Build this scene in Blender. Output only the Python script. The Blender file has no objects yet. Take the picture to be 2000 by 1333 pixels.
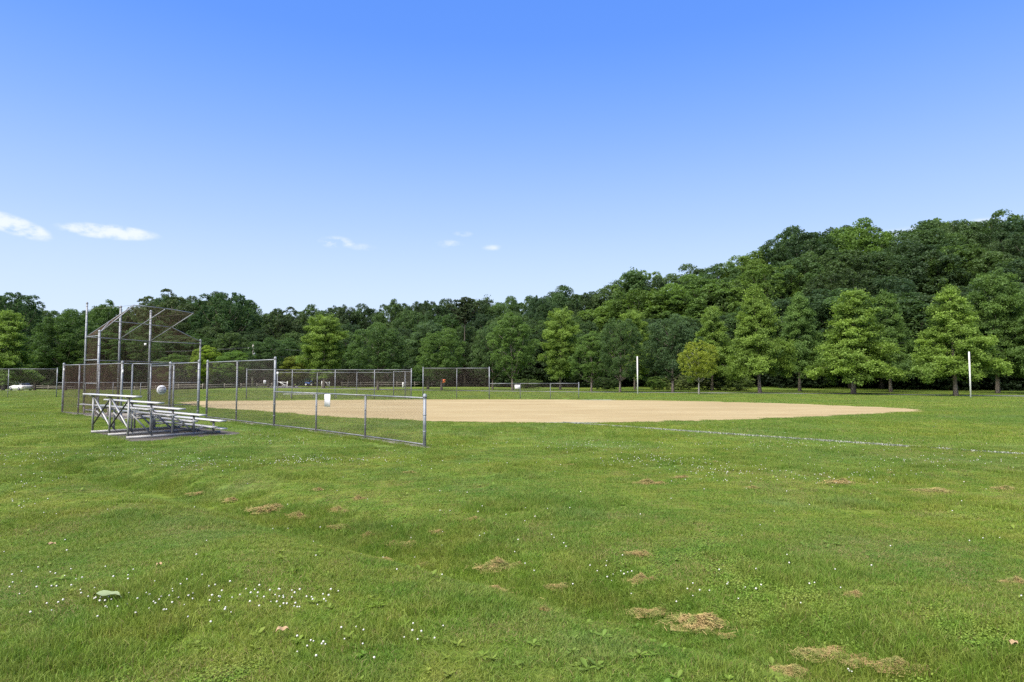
import bpy, math, random
import numpy as np
from mathutils import Vector
random.seed(7)
rng = np.random.default_rng(11)
R = math.radians
scene = bpy.context.scene
col = scene.collection

# ------------------------------------------------------------------ camera
F, CX, CY, HOR, EYE = 1266.0, 1000.0, 666.5, 735.0, 1.83
PITCH = math.atan((HOR - CY) / F)
cam_d = bpy.data.cameras.new('camera')
cam = bpy.data.objects.new('camera', cam_d)
col.objects.link(cam)
cam.location = (0, 0, EYE)
cam.rotation_euler = (math.pi / 2 + PITCH, 0, 0)
cam_d.sensor_width = 36.0
cam_d.lens = F / 2000 * 36.0
cam_d.clip_start = 0.05
cam_d.clip_end = 6000
scene.camera = cam

# ------------------------------------------------------------------ sky and sun
SUN_EL, SUN_AZ = 56.0, 218.0          # azimuth clockwise from +Y: behind the camera, to the left
world = bpy.data.worlds.new('World')
scene.world = world
world.use_nodes = True
wn, wl = world.node_tree.nodes, world.node_tree.links
wn.clear()
w_out = wn.new('ShaderNodeOutputWorld')
w_bg = wn.new('ShaderNodeBackground')
w_bg.inputs['Strength'].default_value = 0.070
sky = wn.new('ShaderNodeTexSky')
sky.sky_type = 'NISHITA'
sky.sun_disc = False
sky.sun_elevation = R(SUN_EL)
sky.sun_rotation = R(SUN_AZ)
sky.altitude = 50
sky.air_density = 1.0
sky.dust_density = 0.6
sky.ozone_density = 3.0


def wmath(op, a, b=None, c=None):
    n = wn.new('ShaderNodeMath')
    n.operation = op
    for i, v in enumerate((a, b, c)):
        if v is None:
            continue
        if isinstance(v, (int, float)):
            n.inputs[i].default_value = v
        else:
            wl.new(v, n.inputs[i])
    return n.outputs[0]


w_tc = wn.new('ShaderNodeTexCoord')
w_sep = wn.new('ShaderNodeSeparateXYZ')
wl.new(w_tc.outputs['Generated'], w_sep.inputs[0])
dx, dy, dz = w_sep.outputs
# the clear sky deepens from a pale horizon to a strong blue overhead
w_el = wmath('MAXIMUM', dz, 0.0)
w_ramp = wn.new('ShaderNodeValToRGB')
wl.new(w_el, w_ramp.inputs[0])
cr = w_ramp.color_ramp
cr.interpolation = 'B_SPLINE'
SKY_STOPS = [(0.0, (0.72, 0.82, 1.0)), (0.12, (0.64, 0.775, 1.0)), (0.22, (0.45, 0.635, 1.0)), (0.34, (0.245, 0.455, 1.0)),
             (0.47, (0.105, 0.31, 1.0)), (0.75, (0.07, 0.22, 0.85)), (1.0, (0.06, 0.2, 0.8))]
while len(cr.elements) < len(SKY_STOPS):
    cr.elements.new(0.5)
for e, (p, c) in zip(cr.elements, SKY_STOPS):
    e.position = p
    e.color = (*c, 1)
w_scale = wn.new('ShaderNodeVectorMath')
w_scale.operation = 'SCALE'
wl.new(w_ramp.outputs[0], w_scale.inputs[0])
w_scale.inputs['Scale'].default_value = 6.4
w_mix = wn.new('ShaderNodeMixRGB')
w_mix.inputs[0].default_value = 0.86
wl.new(sky.outputs[0], w_mix.inputs[1])
wl.new(w_scale.outputs[0], w_mix.inputs[2])
# a few small fair-weather clouds low in the sky
w_az = wmath('ARCTAN2', dx, dy)
w_elev = wmath('ARCSINE', dz)
w_noise = wn.new('ShaderNodeTexNoise')
w_noise.inputs['Scale'].default_value = 34
w_noise.inputs['Detail'].default_value = 7
w_noise.inputs['Roughness'].default_value = 0.62
w_map = wn.new('ShaderNodeMapping')
w_map.inputs['Scale'].default_value = (1, 1, 2.0)
wl.new(w_tc.outputs['Generated'], w_map.inputs[0])
wl.new(w_map.outputs[0], w_noise.inputs['Vector'])
cloud_sum = None


def sky_dir(px, py):
    v = Vector((px - CX, F, -(py - CY))).normalized()
    c, s = math.cos(PITCH), math.sin(PITCH)
    v = Vector((v.x, v.y * c - v.z * s, v.y * s + v.z * c))
    return math.atan2(v.x, v.y), math.asin(v.z)


for (px, py, wx, wy, tilt, amp) in ((26, 440, 58, 18, -0.25, .92), (212, 453, 84, 15, 0.0, .85), (655, 473, 38, 14, 0, .52), (705, 483, 36, 9, 0, .36),
                                    (878, 477, 34, 10, 0, .40), (905, 457, 24, 8, 0, .36), (962, 484, 26, 8, 0, .36), (1790, 452, 90, 12, 0, .45),
                                    (1905, 442, 60, 14, 0, .55)):
    a0, e0 = sky_dir(px, py)
    da = wmath('SUBTRACT', w_az, a0)
    de = wmath('SUBTRACT', w_elev, e0)
    de = wmath('SUBTRACT', de, wmath('MULTIPLY', da, tilt))
    qa = wmath('POWER', wmath('ABSOLUTE', wmath('DIVIDE', da, wx / F)), 2.0)
    qe = wmath('POWER', wmath('ABSOLUTE', wmath('DIVIDE', de, wy / F)), 2.0)
    g = wmath('MULTIPLY', wmath('MAXIMUM', wmath('SUBTRACT', 1.0, wmath('ADD', qa, qe)), 0.0), amp)
    cloud_sum = g if cloud_sum is None else wmath('ADD', cloud_sum, g)
w_thr = wmath('MULTIPLY_ADD', w_noise.outputs['Fac'], 3.4, -1.95)
w_cl = wmath('ADD', wmath('MULTIPLY', cloud_sum, 1.15), wmath('MULTIPLY', w_thr, wmath('MINIMUM', wmath('MULTIPLY', cloud_sum, 1.6), 1.0)))
w_cl = wmath('MINIMUM', wmath('MAXIMUM', wmath('SUBTRACT', w_cl, 0.06), 0.0), 1.0)
w_cl = wmath('MULTIPLY', wmath('SMOOTH_MIN', w_cl, 0.66, 0.35), wmath('MINIMUM', wmath('MULTIPLY', cloud_sum, 2.5), 1.0))
w_cmix = wn.new('ShaderNodeMixRGB')
wl.new(w_cl, w_cmix.inputs[0])
wl.new(w_mix.outputs[0], w_cmix.inputs[1])
w_cmix.inputs[2].default_value = (6.3, 6.4, 6.6, 1)
wl.new(w_cmix.outputs[0], w_bg.inputs['Color'])
wl.new(w_bg.outputs[0], w_out.inputs[0])

sun_d = bpy.data.lights.new('sun', 'SUN')
sun_d.energy = 4.6
sun_d.angle = R(74)
sun_d.color = (1.0, 0.93, 0.80)
sun = bpy.data.objects.new('sun', sun_d)
col.objects.link(sun)
az = R(SUN_AZ)
to_sun = Vector((math.sin(az) * math.cos(R(SUN_EL)), math.cos(az) * math.cos(R(SUN_EL)), math.sin(R(SUN_EL))))
sun.rotation_euler = to_sun.to_track_quat('Z', 'Y').to_euler()

vs = scene.view_settings
vs.view_transform = 'Standard'
vs.look = 'None'
vs.exposure = 1.3
vs.gamma = 1.0
scene.cycles.max_bounces = 6
scene.cycles.diffuse_bounces = 4
scene.cycles.transmission_bounces = 4
scene.cycles.transparent_max_bounces = 8
scene.cycles.use_denoising = False


# ------------------------------------------------------------------ terrain
def sstep(a, b, x):
    t = np.clip((np.asarray(x, float) - a) / (b - a), 0, 1)
    return t * t * (3 - 2 * t)


SW = np.array([(-16., 17.0), (-9.0, 13.2), (-5.0, 10.3), (-2.4, 8.1), (0.0, 6.25), (1.55, 4.85), (2.6, 4.0), (4.4, 2.4), (8, -1.0)])


def swale_d(x, y):
    """signed distance to the swale line, positive on the far (field) side"""
    x = np.asarray(x, float); y = np.asarray(y, float)
    best = np.full(np.broadcast(x, y).shape, 1e9); sgn = np.ones_like(best)
    for (ax, ay), (bx, by) in zip(SW[:-1], SW[1:]):
        ux, uy = bx - ax, by - ay
        L2 = ux * ux + uy * uy
        t = np.clip(((x - ax) * ux + (y - ay) * uy) / L2, 0, 1)
        ex, ey = x - (ax + t * ux), y - (ay + t * uy)
        d = np.hypot(ex, ey)
        s = np.sign(ux * ey - uy * ex)
        m = d < best
        best = np.where(m, d, best); sgn = np.where(m, s, sgn)
    return best * sgn


def H(x, y):
    x = np.asarray(x, float); y = np.asarray(y, float)
    d = swale_d(x, y)
    near = 1 - sstep(13, 20, y)
    h = near * (-0.25 * np.exp(-(np.where(d > 0, d / 0.85, d / 0.5)) ** 2) + 0.10 * np.exp(-((d + 1.3) / 0.9) ** 2))
    h = h + (1 - sstep(12, 17, y)) * 0.011 * (np.sin(x * 1.3 + y * .7) + np.sin(y * 1.9 - x * .6 + 1.2))
    # ground falling away beyond the far left corner of the park
    h = h - 0.62 * sstep(80, 100, y) * sstep(-40, -62, x)
    # wooded hillside on the right
    h = h + 13.0 * sstep(80, 138, y - 0.10 * (x - 40) * 0) * sstep(2, 95, x)
    h = h + 5.0 * sstep(170, 400, y)
    return h


def h1(x, y):
    return float(H(np.array([x]), np.array([y]))[0])


def ray(px, py):
    v = Vector((px - CX, F, -(py - CY)))
    c, s = math.cos(PITCH), math.sin(PITCH)
    return Vector((v.x, v.y * c - v.z * s, v.y * s + v.z * c))


def at(px, py, z=None):
    """where the line of sight through a photo point meets the ground (or height z)"""
    v = ray(px, py)
    zz = 0.0 if z is None else z
    for _ in range(12 if z is None else 1):
        t = (zz - EYE) / v.z
        p = Vector((v.x * t, v.y * t, zz))
        if z is None:
            zz = 0.5 * zz + 0.5 * h1(p.x, p.y)
    return p


def atY(px, py, Y):
    v = ray(px, py)
    t = Y / v.y
    return Vector((v.x * t, Y, EYE + v.z * t))


# ------------------------------------------------------------------ materials
MATS = {}


def new_mat(name):
    m = bpy.data.materials.new(name)
    m.use_nodes = True
    nt = m.node_tree
    nt.nodes.clear()
    out = nt.nodes.new('ShaderNodeOutputMaterial')
    MATS[name] = m
    return m, nt, out


def N(nt, typ, **kw):
    n = nt.nodes.new(typ)
    for k, v in kw.items():
        setattr(n, k, v)
    return n


def noise(nt, scale, detail=4, rough=0.55, vec=None, lo=0.35, hi=0.65):
    n = N(nt, 'ShaderNodeTexNoise')
    n.inputs['Scale'].default_value = scale
    n.inputs['Detail'].default_value = detail
    n.inputs['Roughness'].default_value = rough
    if vec is not None:
        nt.links.new(vec, n.inputs['Vector'])
    r = N(nt, 'ShaderNodeMapRange')
    r.inputs['From Min'].default_value = lo
    r.inputs['From Max'].default_value = hi
    nt.links.new(n.outputs['Fac'], r.inputs['Value'])
    return r.outputs['Result']


def mixc(nt, fac, a, b, typ='MIX'):
    n = N(nt, 'ShaderNodeMixRGB', blend_type=typ)
    for i, v in enumerate((fac, a, b)):
        if isinstance(v, (int, float)):
            n.inputs[i].default_value = v
        elif isinstance(v, tuple):
            n.inputs[i].default_value = (*v, 1) if len(v) == 3 else v
        else:
            nt.links.new(v, n.inputs[i])
    return n.outputs[0]


def principled(nt, out, color, rough=0.8, metal=0.0, spec=0.3, bump=None, bump_d=0.01):
    p = N(nt, 'ShaderNodeBsdfPrincipled')
    if isinstance(color, tuple):
        p.inputs['Base Color'].default_value = (*color, 1)
    else:
        nt.links.new(color, p.inputs['Base Color'])
    if isinstance(rough, (int, float)):
        p.inputs['Roughness'].default_value = rough
    else:
        nt.links.new(rough, p.inputs['Roughness'])
    p.inputs['Metallic'].default_value = metal
    p.inputs['Specular IOR Level'].default_value = spec
    if bump is not None:
        b = N(nt, 'ShaderNodeBump')
        b.inputs['Distance'].default_value = bump_d
        b.inputs['Strength'].default_value = 1.0
        nt.links.new(bump, b.inputs['Height'])
        nt.links.new(b.outputs[0], p.inputs['Normal'])
    nt.links.new(p.outputs[0], out.inputs[0])
    return p


def simple(name, c, rough=0.6, metal=0.0, spec=0.3, var=0.25, scale=9.0, dirt=None):
    m, nt, out = new_mat(name)
    tc = N(nt, 'ShaderNodeTexCoord')
    f = noise(nt, scale, 5, 0.6, tc.outputs['Object'])
    a = tuple(v * (1 - var) for v in c)
    b = tuple(min(1, v * (1 + var * .6)) for v in c)
    cc = mixc(nt, f, a, b)
    if dirt:
        f2 = noise(nt, scale * .37, 6, .65, tc.outputs['Object'], .52, .68)
        cc = mixc(nt, f2, cc, dirt)
    principled(nt, out, cc, rough, metal, spec)
    return m


def lawn_color(nt):
    """turf colour over the ground plane, shared by the soil sheet and the blades"""
    g = N(nt, 'ShaderNodeNewGeometry')
    pos = g.outputs['Position']
    f1 = noise(nt, 0.55, 4, .6, pos, .38, .62)
    f2 = noise(nt, 1.7, 3, .6, pos, .42, .66)
    f3 = noise(nt, 0.16, 3, .5, pos, .40, .62)
    f4 = noise(nt, 5.0, 3, .6, pos, .40, .70)
    c = mixc(nt, f1, (0.090, 0.174, 0.016), (0.148, 0.230, 0.024))
    c = mixc(nt, mixc(nt, 0.65, (0, 0, 0), f2), c, (0.205, 0.235, 0.036))
    c = mixc(nt, mixc(nt, 0.6, (0, 0, 0), f3), c, (0.076, 0.172, 0.024))
    c = mixc(nt, mixc(nt, 0.30, (0, 0, 0), f4), c, (0.225, 0.215, 0.058))
    f5 = noise(nt, 0.33, 4, .65, pos, .54, .70)
    c = mixc(nt, mixc(nt, 0.5, (0, 0, 0), f5), c, (0.135, 0.200, 0.062))
    return c, pos


def m_blade(name, straw=0.0):
    m, nt, out = new_mat(name)
    c, pos = lawn_color(nt)
    a = N(nt, 'ShaderNodeAttribute', attribute_name='tint')
    t = a.outputs['Fac']
    lo = mixc(nt, 1.0, c, (0.66, 0.72, 0.66), 'MULTIPLY')
    hi = mixc(nt, 1.0, c, (1.50, 1.38, 1.40), 'MULTIPLY')
    c2 = mixc(nt, t, lo, hi)
    s = N(nt, 'ShaderNodeAttribute', attribute_name='straw')
    c2 = mixc(nt, s.outputs['Fac'], c2, (0.25, 0.195, 0.085))
    p = N(nt, 'ShaderNodeBsdfPrincipled')
    nt.links.new(c2, p.inputs['Base Color'])
    p.inputs['Roughness'].default_value = 0.55
    p.inputs['Specular IOR Level'].default_value = 0.25
    tr = N(nt, 'ShaderNodeBsdfTranslucent')
    nt.links.new(c2, tr.inputs['Color'])
    mx = N(nt, 'ShaderNodeMixShader')
    mx.inputs[0].default_value = 0.35
    nt.links.new(p.outputs[0], mx.inputs[1])
    nt.links.new(tr.outputs[0], mx.inputs[2])
    nt.links.new(mx.outputs[0], out.inputs[0])
    return m


def m_ground():
    m, nt, out = new_mat('lawn')
    c, pos = lawn_color(nt)
    f = noise(nt, 38, 5, .7, pos, .35, .7)
    c = mixc(nt, f, mixc(nt, 1.0, c, (.55, .55, .60), 'MULTIPLY'), mixc(nt, 1.0, c, (.92, .86, .88), 'MULTIPLY'))
    f2 = noise(nt, 11, 4, .7, pos, .60, .75)
    c = mixc(nt, mixc(nt, .45, (0, 0, 0), f2), c, (0.17, 0.13, 0.06))
    principled(nt, out, c, .9, 0, .1, noise(nt, 55, 6, .75, pos, 0, 1), .02)
    return m


def m_dirt():
    m, nt, out = new_mat('infield_dirt')
    g = N(nt, 'ShaderNodeNewGeometry')
    pos = g.outputs['Position']
    mp = N(nt, 'ShaderNodeMapping')
    mp.inputs['Scale'].default_value = (0.30, 1.0, 1.0)
    nt.links.new(pos, mp.inputs[0])
    f = noise(nt, 0.35, 6, .62, mp.outputs[0], .35, .65)
    c = mixc(nt, f, (0.240, 0.188, 0.098), (0.302, 0.248, 0.140))
    f2 = noise(nt, 1.6, 5, .7, mp.outputs[0], .45, .75)
    c = mixc(nt, mixc(nt, .75, (0, 0, 0), f2), c, (0.225, 0.160, 0.080))
    f3 = noise(nt, 30, 4, .7, pos, .3, .7)
    c = mixc(nt, f3, mixc(nt, 1.0, c, (.93, .93, .93), 'MULTIPLY'), mixc(nt, 1.0, c, (1.06, 1.06, 1.06), 'MULTIPLY'))
    f4 = noise(nt, 0.5, 5, .7, mp.outputs[0], .60, .74)
    c = mixc(nt, mixc(nt, .4, (0, 0, 0), f4), c, (0.20, 0.19, 0.075))
    principled(nt, out, c, .95, 0, .1, noise(nt, 24, 6, .7, pos, 0, 1), .015)
    return m


def m_speck(name, a, b, scale, rough=.9, bump=.01):
    m, nt, out = new_mat(name)
    g = N(nt, 'ShaderNodeNewGeometry')
    f = noise(nt, scale, 6, .7, g.outputs['Position'])
    f2 = noise(nt, scale * .12, 4, .6, g.outputs['Position'], .4, .65)
    c = mixc(nt, f, a, b)
    c = mixc(nt, mixc(nt, .4, (0, 0, 0), f2), c, tuple(v * .7 for v in a))
    principled(nt, out, c, rough, 0, .2, f, bump)
    return m


def m_leaf(name, trans=0.3, fixed=None):
    m, nt, out = new_mat(name)
    if fixed:
        oi = N(nt, 'ShaderNodeRGB')
        oi.outputs[0].default_value = (*fixed, 1)
    else:
        oi = N(nt, 'ShaderNodeObjectInfo')
    a = N(nt, 'ShaderNodeAttribute', attribute_name='tint')
    lo = mixc(nt, 1.0, oi.outputs['Color'], (0.70, 0.74, 0.80), 'MULTIPLY')
    hi = mixc(nt, 1.0, oi.outputs['Color'], (1.32, 1.28, 1.10), 'MULTIPLY')
    c = mixc(nt, a.outputs['Fac'], lo, hi)
    p = N(nt, 'ShaderNodeBsdfPrincipled')
    nt.links.new(c, p.inputs['Base Color'])
    p.inputs['Roughness'].default_value = 0.55
    p.inputs['Specular IOR Level'].default_value = 0.2
    tr = N(nt, 'ShaderNodeBsdfTranslucent')
    nt.links.new(mixc(nt, 1.0, c, (1.15, 1.2, .7), 'MULTIPLY'), tr.inputs['Color'])
    mx = N(nt, 'ShaderNodeMixShader')
    mx.inputs[0].default_value = trans
    nt.links.new(p.outputs[0], mx.inputs[1])
    nt.links.new(tr.outputs[0], mx.inputs[2])
    nt.links.new(mx.outputs[0], out.inputs[0])
    return m


def m_bark():
    m, nt, out = new_mat('bark')
    oi = N(nt, 'ShaderNodeObjectInfo')
    tc = N(nt, 'ShaderNodeTexCoord')
    mp = N(nt, 'ShaderNodeMapping')
    mp.inputs['Scale'].default_value = (1, 1, .18)
    nt.links.new(tc.outputs['Object'], mp.inputs[0])
    f = noise(nt, 14, 6, .7, mp.outputs[0])
    c = mixc(nt, f, (.45, .45, .45), (1.3, 1.3, 1.3))
    c = mixc(nt, 1.0, oi.outputs['Color'], c, 'MULTIPLY')
    principled(nt, out, c, .9, 0, .1, f, .03)
    return m


def m_hay():
    m, nt, out = new_mat('hay')
    a = N(nt, 'ShaderNodeAttribute', attribute_name='tint')
    c = mixc(nt, a.outputs['Fac'], (0.16, 0.115, 0.045), (0.42, 0.31, 0.135))
    g = N(nt, 'ShaderNodeNewGeometry')
    f = noise(nt, 11, 3, .6, g.outputs['Position'], .42, .62)
    c = mixc(nt, mixc(nt, .8, (0, 0, 0), f), c, (0.15, 0.19, 0.045))
    principled(nt, out, c, .8, 0, .15)


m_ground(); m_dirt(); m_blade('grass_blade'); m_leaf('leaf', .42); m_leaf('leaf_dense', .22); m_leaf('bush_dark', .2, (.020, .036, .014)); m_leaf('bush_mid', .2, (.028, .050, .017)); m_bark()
m_speck('asphalt', (0.13, 0.13, 0.135), (0.18, 0.18, 0.185), 14)
m_speck('worn_soil', (0.085, 0.075, 0.065), (0.16, 0.145, 0.125), 22, .95, .02)
m_speck('concrete', (0.21, 0.185, 0.15), (0.29, 0.26, 0.21), 18)
m_speck('leaf_litter', (0.035, 0.030, 0.018), (0.07, 0.055, 0.03), 3.0)
simple('galvanised', (0.185, 0.200, 0.222), .52, .3, .45, .30, 3.0, (0.13, 0.128, 0.125))
simple('wire', (0.105, 0.088, 0.075), .6, .15, .3, .2, 3.0)
simple('wire_brown', (0.094, 0.058, 0.045), .75, .0, .2, .2, 3.0)
simple('aluminium', (0.40, 0.40, 0.395), .45, .2, .5, .12, 2.0, (0.30, 0.285, 0.26))
simple('frame_steel', (0.30, 0.30, 0.30), .5, .3, .5, .2, 3.0, (0.17, 0.15, 0.13))
simple('dark_steel', (0.07, 0.07, 0.075), .5, .4, .4, .2, 5)
simple('white_paint', (0.58, 0.58, 0.57), .5, 0, .4, .14, 3, (0.46, 0.44, 0.40))
simple('white_sign', (0.58, 0.58, 0.61), .8, 0, .15, .05, 6)
simple('sign_ink', (0.06, 0.06, 0.08), .5, 0, .3, .1, 6)
simple('orange_paint', (0.75, 0.16, 0.04), .5, 0, .3, .1, 6)
simple('split_wood', (0.17, 0.155, 0.13), .85, 0, .15, .3, 7)
simple('pole_wood', (0.25, 0.235, 0.22), .85, 0, .15, .25, 5)
m_hay()
simple('clover_white', (0.52, 0.51, 0.48), .8, 0, .1, .08, 30)
simple('dry_leaf', (0.30, 0.21, 0.12), .8, 0, .1, .2, 20)
simple('pale_leaf', (0.19, 0.235, 0.12), .7, 0, .15, .2, 20)
simple('weed_leaf', (0.13, 0.235, 0.06), .6, 0, .2, .2, 20)
simple('chalk', (0.27, 0.285, 0.25), .95, 0, .05, .08, 20)
simple('car_white', (0.60, 0.60, 0.60), .22, 0, .5, .02, 2)
simple('car_glass', (0.02, 0.025, 0.03), .08, 0, .6, .1, 2)
simple('tyre', (0.025, 0.025, 0.025), .8, 0, .2, .1, 6)
simple('red_lamp', (0.35, 0.02, 0.02), .3, 0, .5, .1, 6)
simple('green_paint', (0.02, 0.19, 0.10), .45, 0, .4, .15, 3)
simple('blue_paint', (0.03, 0.10, 0.36), .4, 0, .4, .15, 3)


# ------------------------------------------------------------------ builders
def tag(o, label=None, cat=None, group=None, kind=None):
    for k, v in (('label', label), ('category', cat), ('group', group), ('kind', kind)):
        if v:
            o[k] = v
    return o


def empty(name, loc, label, cat, group=None):
    o = bpy.data.objects.new(name, None)
    o.empty_display_size = 0.2
    col.objects.link(o)
    o.location = loc
    return tag(o, label, cat, group)


def np_mesh(name, verts, faces, mat, attrs=None, smooth=False):
    """faces: (n,k) array with one k, or a list of such arrays"""
    me = bpy.data.meshes.new(name)
    verts = np.asarray(verts, np.float32)
    fl = faces if isinstance(faces, list) else [faces]
    fl = [np.asarray(f, np.int32) for f in fl if len(f)]
    loops = np.concatenate([f.ravel() for f in fl])
    tot = np.concatenate([np.full(len(f), f.shape[1], np.int32) for f in fl])
    start = np.concatenate([[0], np.cumsum(tot)[:-1]]).astype(np.int32)
    me.vertices.add(len(verts)); me.vertices.foreach_set('co', verts.ravel())
    me.loops.add(len(loops)); me.loops.foreach_set('vertex_index', loops)
    me.polygons.add(len(tot)); me.polygons.foreach_set('loop_start', start); me.polygons.foreach_set('loop_total', tot)
    if smooth:
        me.polygons.foreach_set('use_smooth', np.ones(len(tot), bool))
    for k, v in (attrs or {}).items():
        at_ = me.attributes.new(k, 'FLOAT', 'POINT')
        at_.data.foreach_set('value', np.asarray(v, np.float32))
    me.materials.append(MATS[mat])
    me.update(calc_edges=True)
    me.validate()
    return me


def link(name, me, parent=None, loc=(0, 0, 0)):
    o = bpy.data.objects.new(name, me)
    col.objects.link(o)
    o.location = loc
    if parent is not None:
        o.parent = parent
    return o


class MB:
    def __init__(s):
        s.v = []; s.f = {}
        s.n = 0

    def add(s, v, faces):
        for f in faces:
            s.f.setdefault(len(f), []).append([i + s.n for i in f])
        s.v.extend([tuple(p) for p in v]); s.n += len(v)
        return s

    def tube(s, p0, p1, r0, r1=None, n=8, caps=True):
        p0, p1 = Vector(p0), Vector(p1)
        r1 = r0 if r1 is None else r1
        d = (p1 - p0).normalized()
        a = d.cross(Vector((0, 0, 1)) if abs(d.z) < .95 else Vector((1, 0, 0))).normalized()
        b = d.cross(a)
        vs_ = []
        for p, r in ((p0, r0), (p1, r1)):
            for i in range(n):
                t = 2 * math.pi * (i + .5) / n
                vs_.append(p + a * (r * math.cos(t)) + b * (r * math.sin(t)))
        fs = [[i, (i + 1) % n, n + (i + 1) % n, n + i] for i in range(n)]
        if caps:
            fs += [list(range(n))[::-1], list(range(n, 2 * n))]
        return s.add(vs_, fs)

    def path(s, pts, rs, n=8):
        pts = [Vector(p) for p in pts]
        if isinstance(rs, (int, float)):
            rs = [rs] * len(pts)
        vs_, fs = [], []
        for k, p in enumerate(pts):
            d = (pts[min(k + 1, len(pts) - 1)] - pts[max(k - 1, 0)]).normalized()
            a = d.cross(Vector((0.13, 1, 0.05)) if abs(d.y) < .9 else Vector((1, 0, 0))).normalized()
            b = d.cross(a)
            for i in range(n):
                t = 2 * math.pi * i / n
                vs_.append(p + a * (rs[k] * math.cos(t)) + b * (rs[k] * math.sin(t)))
        for k in range(len(pts) - 1):
            for i in range(n):
                fs.append([k * n + i, k * n + (i + 1) % n, (k + 1) * n + (i + 1) % n, (k + 1) * n + i])
        fs += [list(range(n))[::-1], list(range((len(pts) - 1) * n, len(pts) * n))]
        return s.add(vs_, fs)

    def box(s, c, sx, sy, sz, ax=(1, 0, 0), ay=None, az=(0, 0, 1), bev=0.0):
        """box with half-open chamfer on the four long edges along ax"""
        c, ax, az = Vector(c), Vector(ax).normalized(), Vector(az).normalized()
        ay = az.cross(ax).normalized() if ay is None else Vector(ay).normalized()
        hx, hy, hz = sx / 2, sy / 2, sz / 2
        b = min(bev, hy * .9, hz * .9)
        prof = [(-hy, -hz), (hy, -hz), (hy, hz), (-hy, hz)] if b <= 0 else \
            [(-hy + b, -hz), (hy - b, -hz), (hy, -hz + b), (hy, hz - b), (hy - b, hz), (-hy + b, hz), (-hy, hz - b), (-hy, -hz + b)]
        n = len(prof)
        vs_ = [c + ax * sx_ + ay * y + az * z for sx_ in (-hx, hx) for y, z in prof]
        fs = [[i, (i + 1) % n, n + (i + 1) % n, n + i] for i in range(n)] + [list(range(n))[::-1], list(range(n, 2 * n))]
        return s.add(vs_, fs)

    def bar(s, p0, p1, w, t, up=(0, 0, 1), bev=0.0):
        p0, p1 = Vector(p0), Vector(p1)
        ax = (p1 - p0).normalized()
        up = Vector(up)
        az = (up - ax * up.dot(ax))
        if az.length < 1e-4:
            az = Vector((1, 0, 0)) - ax * ax.x
        return s.box((p0 + p1) / 2, (p1 - p0).length, w, t, ax, None, az.normalized(), bev)

    def dome(s, c, r, h, n=10):
        c = Vector(c)
        vs_, fs = [], []
        for k, (q, z) in enumerate(((1, 0), (.95, .35), (.7, .75), (.3, .97))):
            for i in range(n):
                t = 2 * math.pi * i / n
                vs_.append(c + Vector((r * q * math.cos(t), r * q * math.sin(t), h * z)))
        vs_.append(c + Vector((0, 0, h)))
        for k in range(3):
            for i in range(n):
                fs.append([k * n + i, k * n + (i + 1) % n, (k + 1) * n + (i + 1) % n, (k + 1) * n + i])
        for i in range(n):
            fs.append([3 * n + i, 3 * n + (i + 1) % n, 4 * n])
        return s.add(vs_, fs)

    def disc(s, c, r, t, normal, n=20):
        nn = Vector(normal).normalized()
        return s.tube(Vector(c) - nn * t / 2, Vector(c) + nn * t / 2, r, r, n)

    def build(s, name, mat, parent=None, smooth=False):
        off = np.zeros(3) if parent is None else np.array(world_loc(parent))
        v = np.array([tuple(p) for p in s.v], float) - off
        me = np_mesh(name, v, [np.array(f) for f in s.f.values()], mat, None, smooth)
        return link(name, me, parent)


WLOC = {}


def world_loc(o):
    l = Vector(o.location)
    while o.parent is not None:
        o = o.parent
        l = l + Vector(o.location)
    return l


def clip_line(poly, p, d):
    """clip line p+t d to a convex polygon (2D)"""
    t0, t1 = -1e9, 1e9
    n = len(poly)
    area = sum(poly[i][0] * poly[(i + 1) % n][1] - poly[(i + 1) % n][0] * poly[i][1] for i in range(n))
    sg = 1 if area > 0 else -1
    for i in range(n):
        ax, ay = poly[i]; bx, by = poly[(i + 1) % n]
        nx, ny = -(by - ay) * sg, (bx - ax) * sg
        den = nx * d[0] + ny * d[1]
        num = nx * (p[0] - ax) + ny * (p[1] - ay)
        if abs(den) < 1e-9:
            if num < 0:
                return None
            continue
        t = -num / den
        if den > 0:
            t0 = max(t0, t)
        else:
            t1 = min(t1, t)
    return (t0, t1) if t1 - t0 > .01 else None


def chain_link(parent, poly3, mat='wire', pitch=0.072, r=0.0018):
    """woven wire fabric filling a flat polygon: two crossing families of wires"""
    poly3 = [Vector(p) for p in poly3]
    o = poly3[0]
    u = (poly3[1] - o).normalized()
    nrm = u.cross(poly3[2] - o).normalized()
    v = nrm.cross(u)
    poly = [((p - o).dot(u), (p - o).dot(v)) for p in poly3]
    mb = MB()
    for sgn in (1, -1):
        d = (math.sqrt(.5), math.sqrt(.5) * sgn)
        cs = [p[0] - sgn * p[1] for p in poly]
        c = min(cs) + pitch * .5
        while c < max(cs):
            h = clip_line(poly, (c, 0), d)
            if h:
                a = o + u * (c + d[0] * h[0]) + v * (d[1] * h[0]) + nrm * (r * .9 * sgn)
                b = o + u * (c + d[0] * h[1]) + v * (d[1] * h[1]) + nrm * (r * .9 * sgn)
                mb.tube(a, b, r, r, 3, caps=False)
            c += pitch
    if not mb.v:
        return None
    ob = mb.build('wire_mesh', mat, parent)
    ob['kind'] = 'stuff'
    return ob


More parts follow.
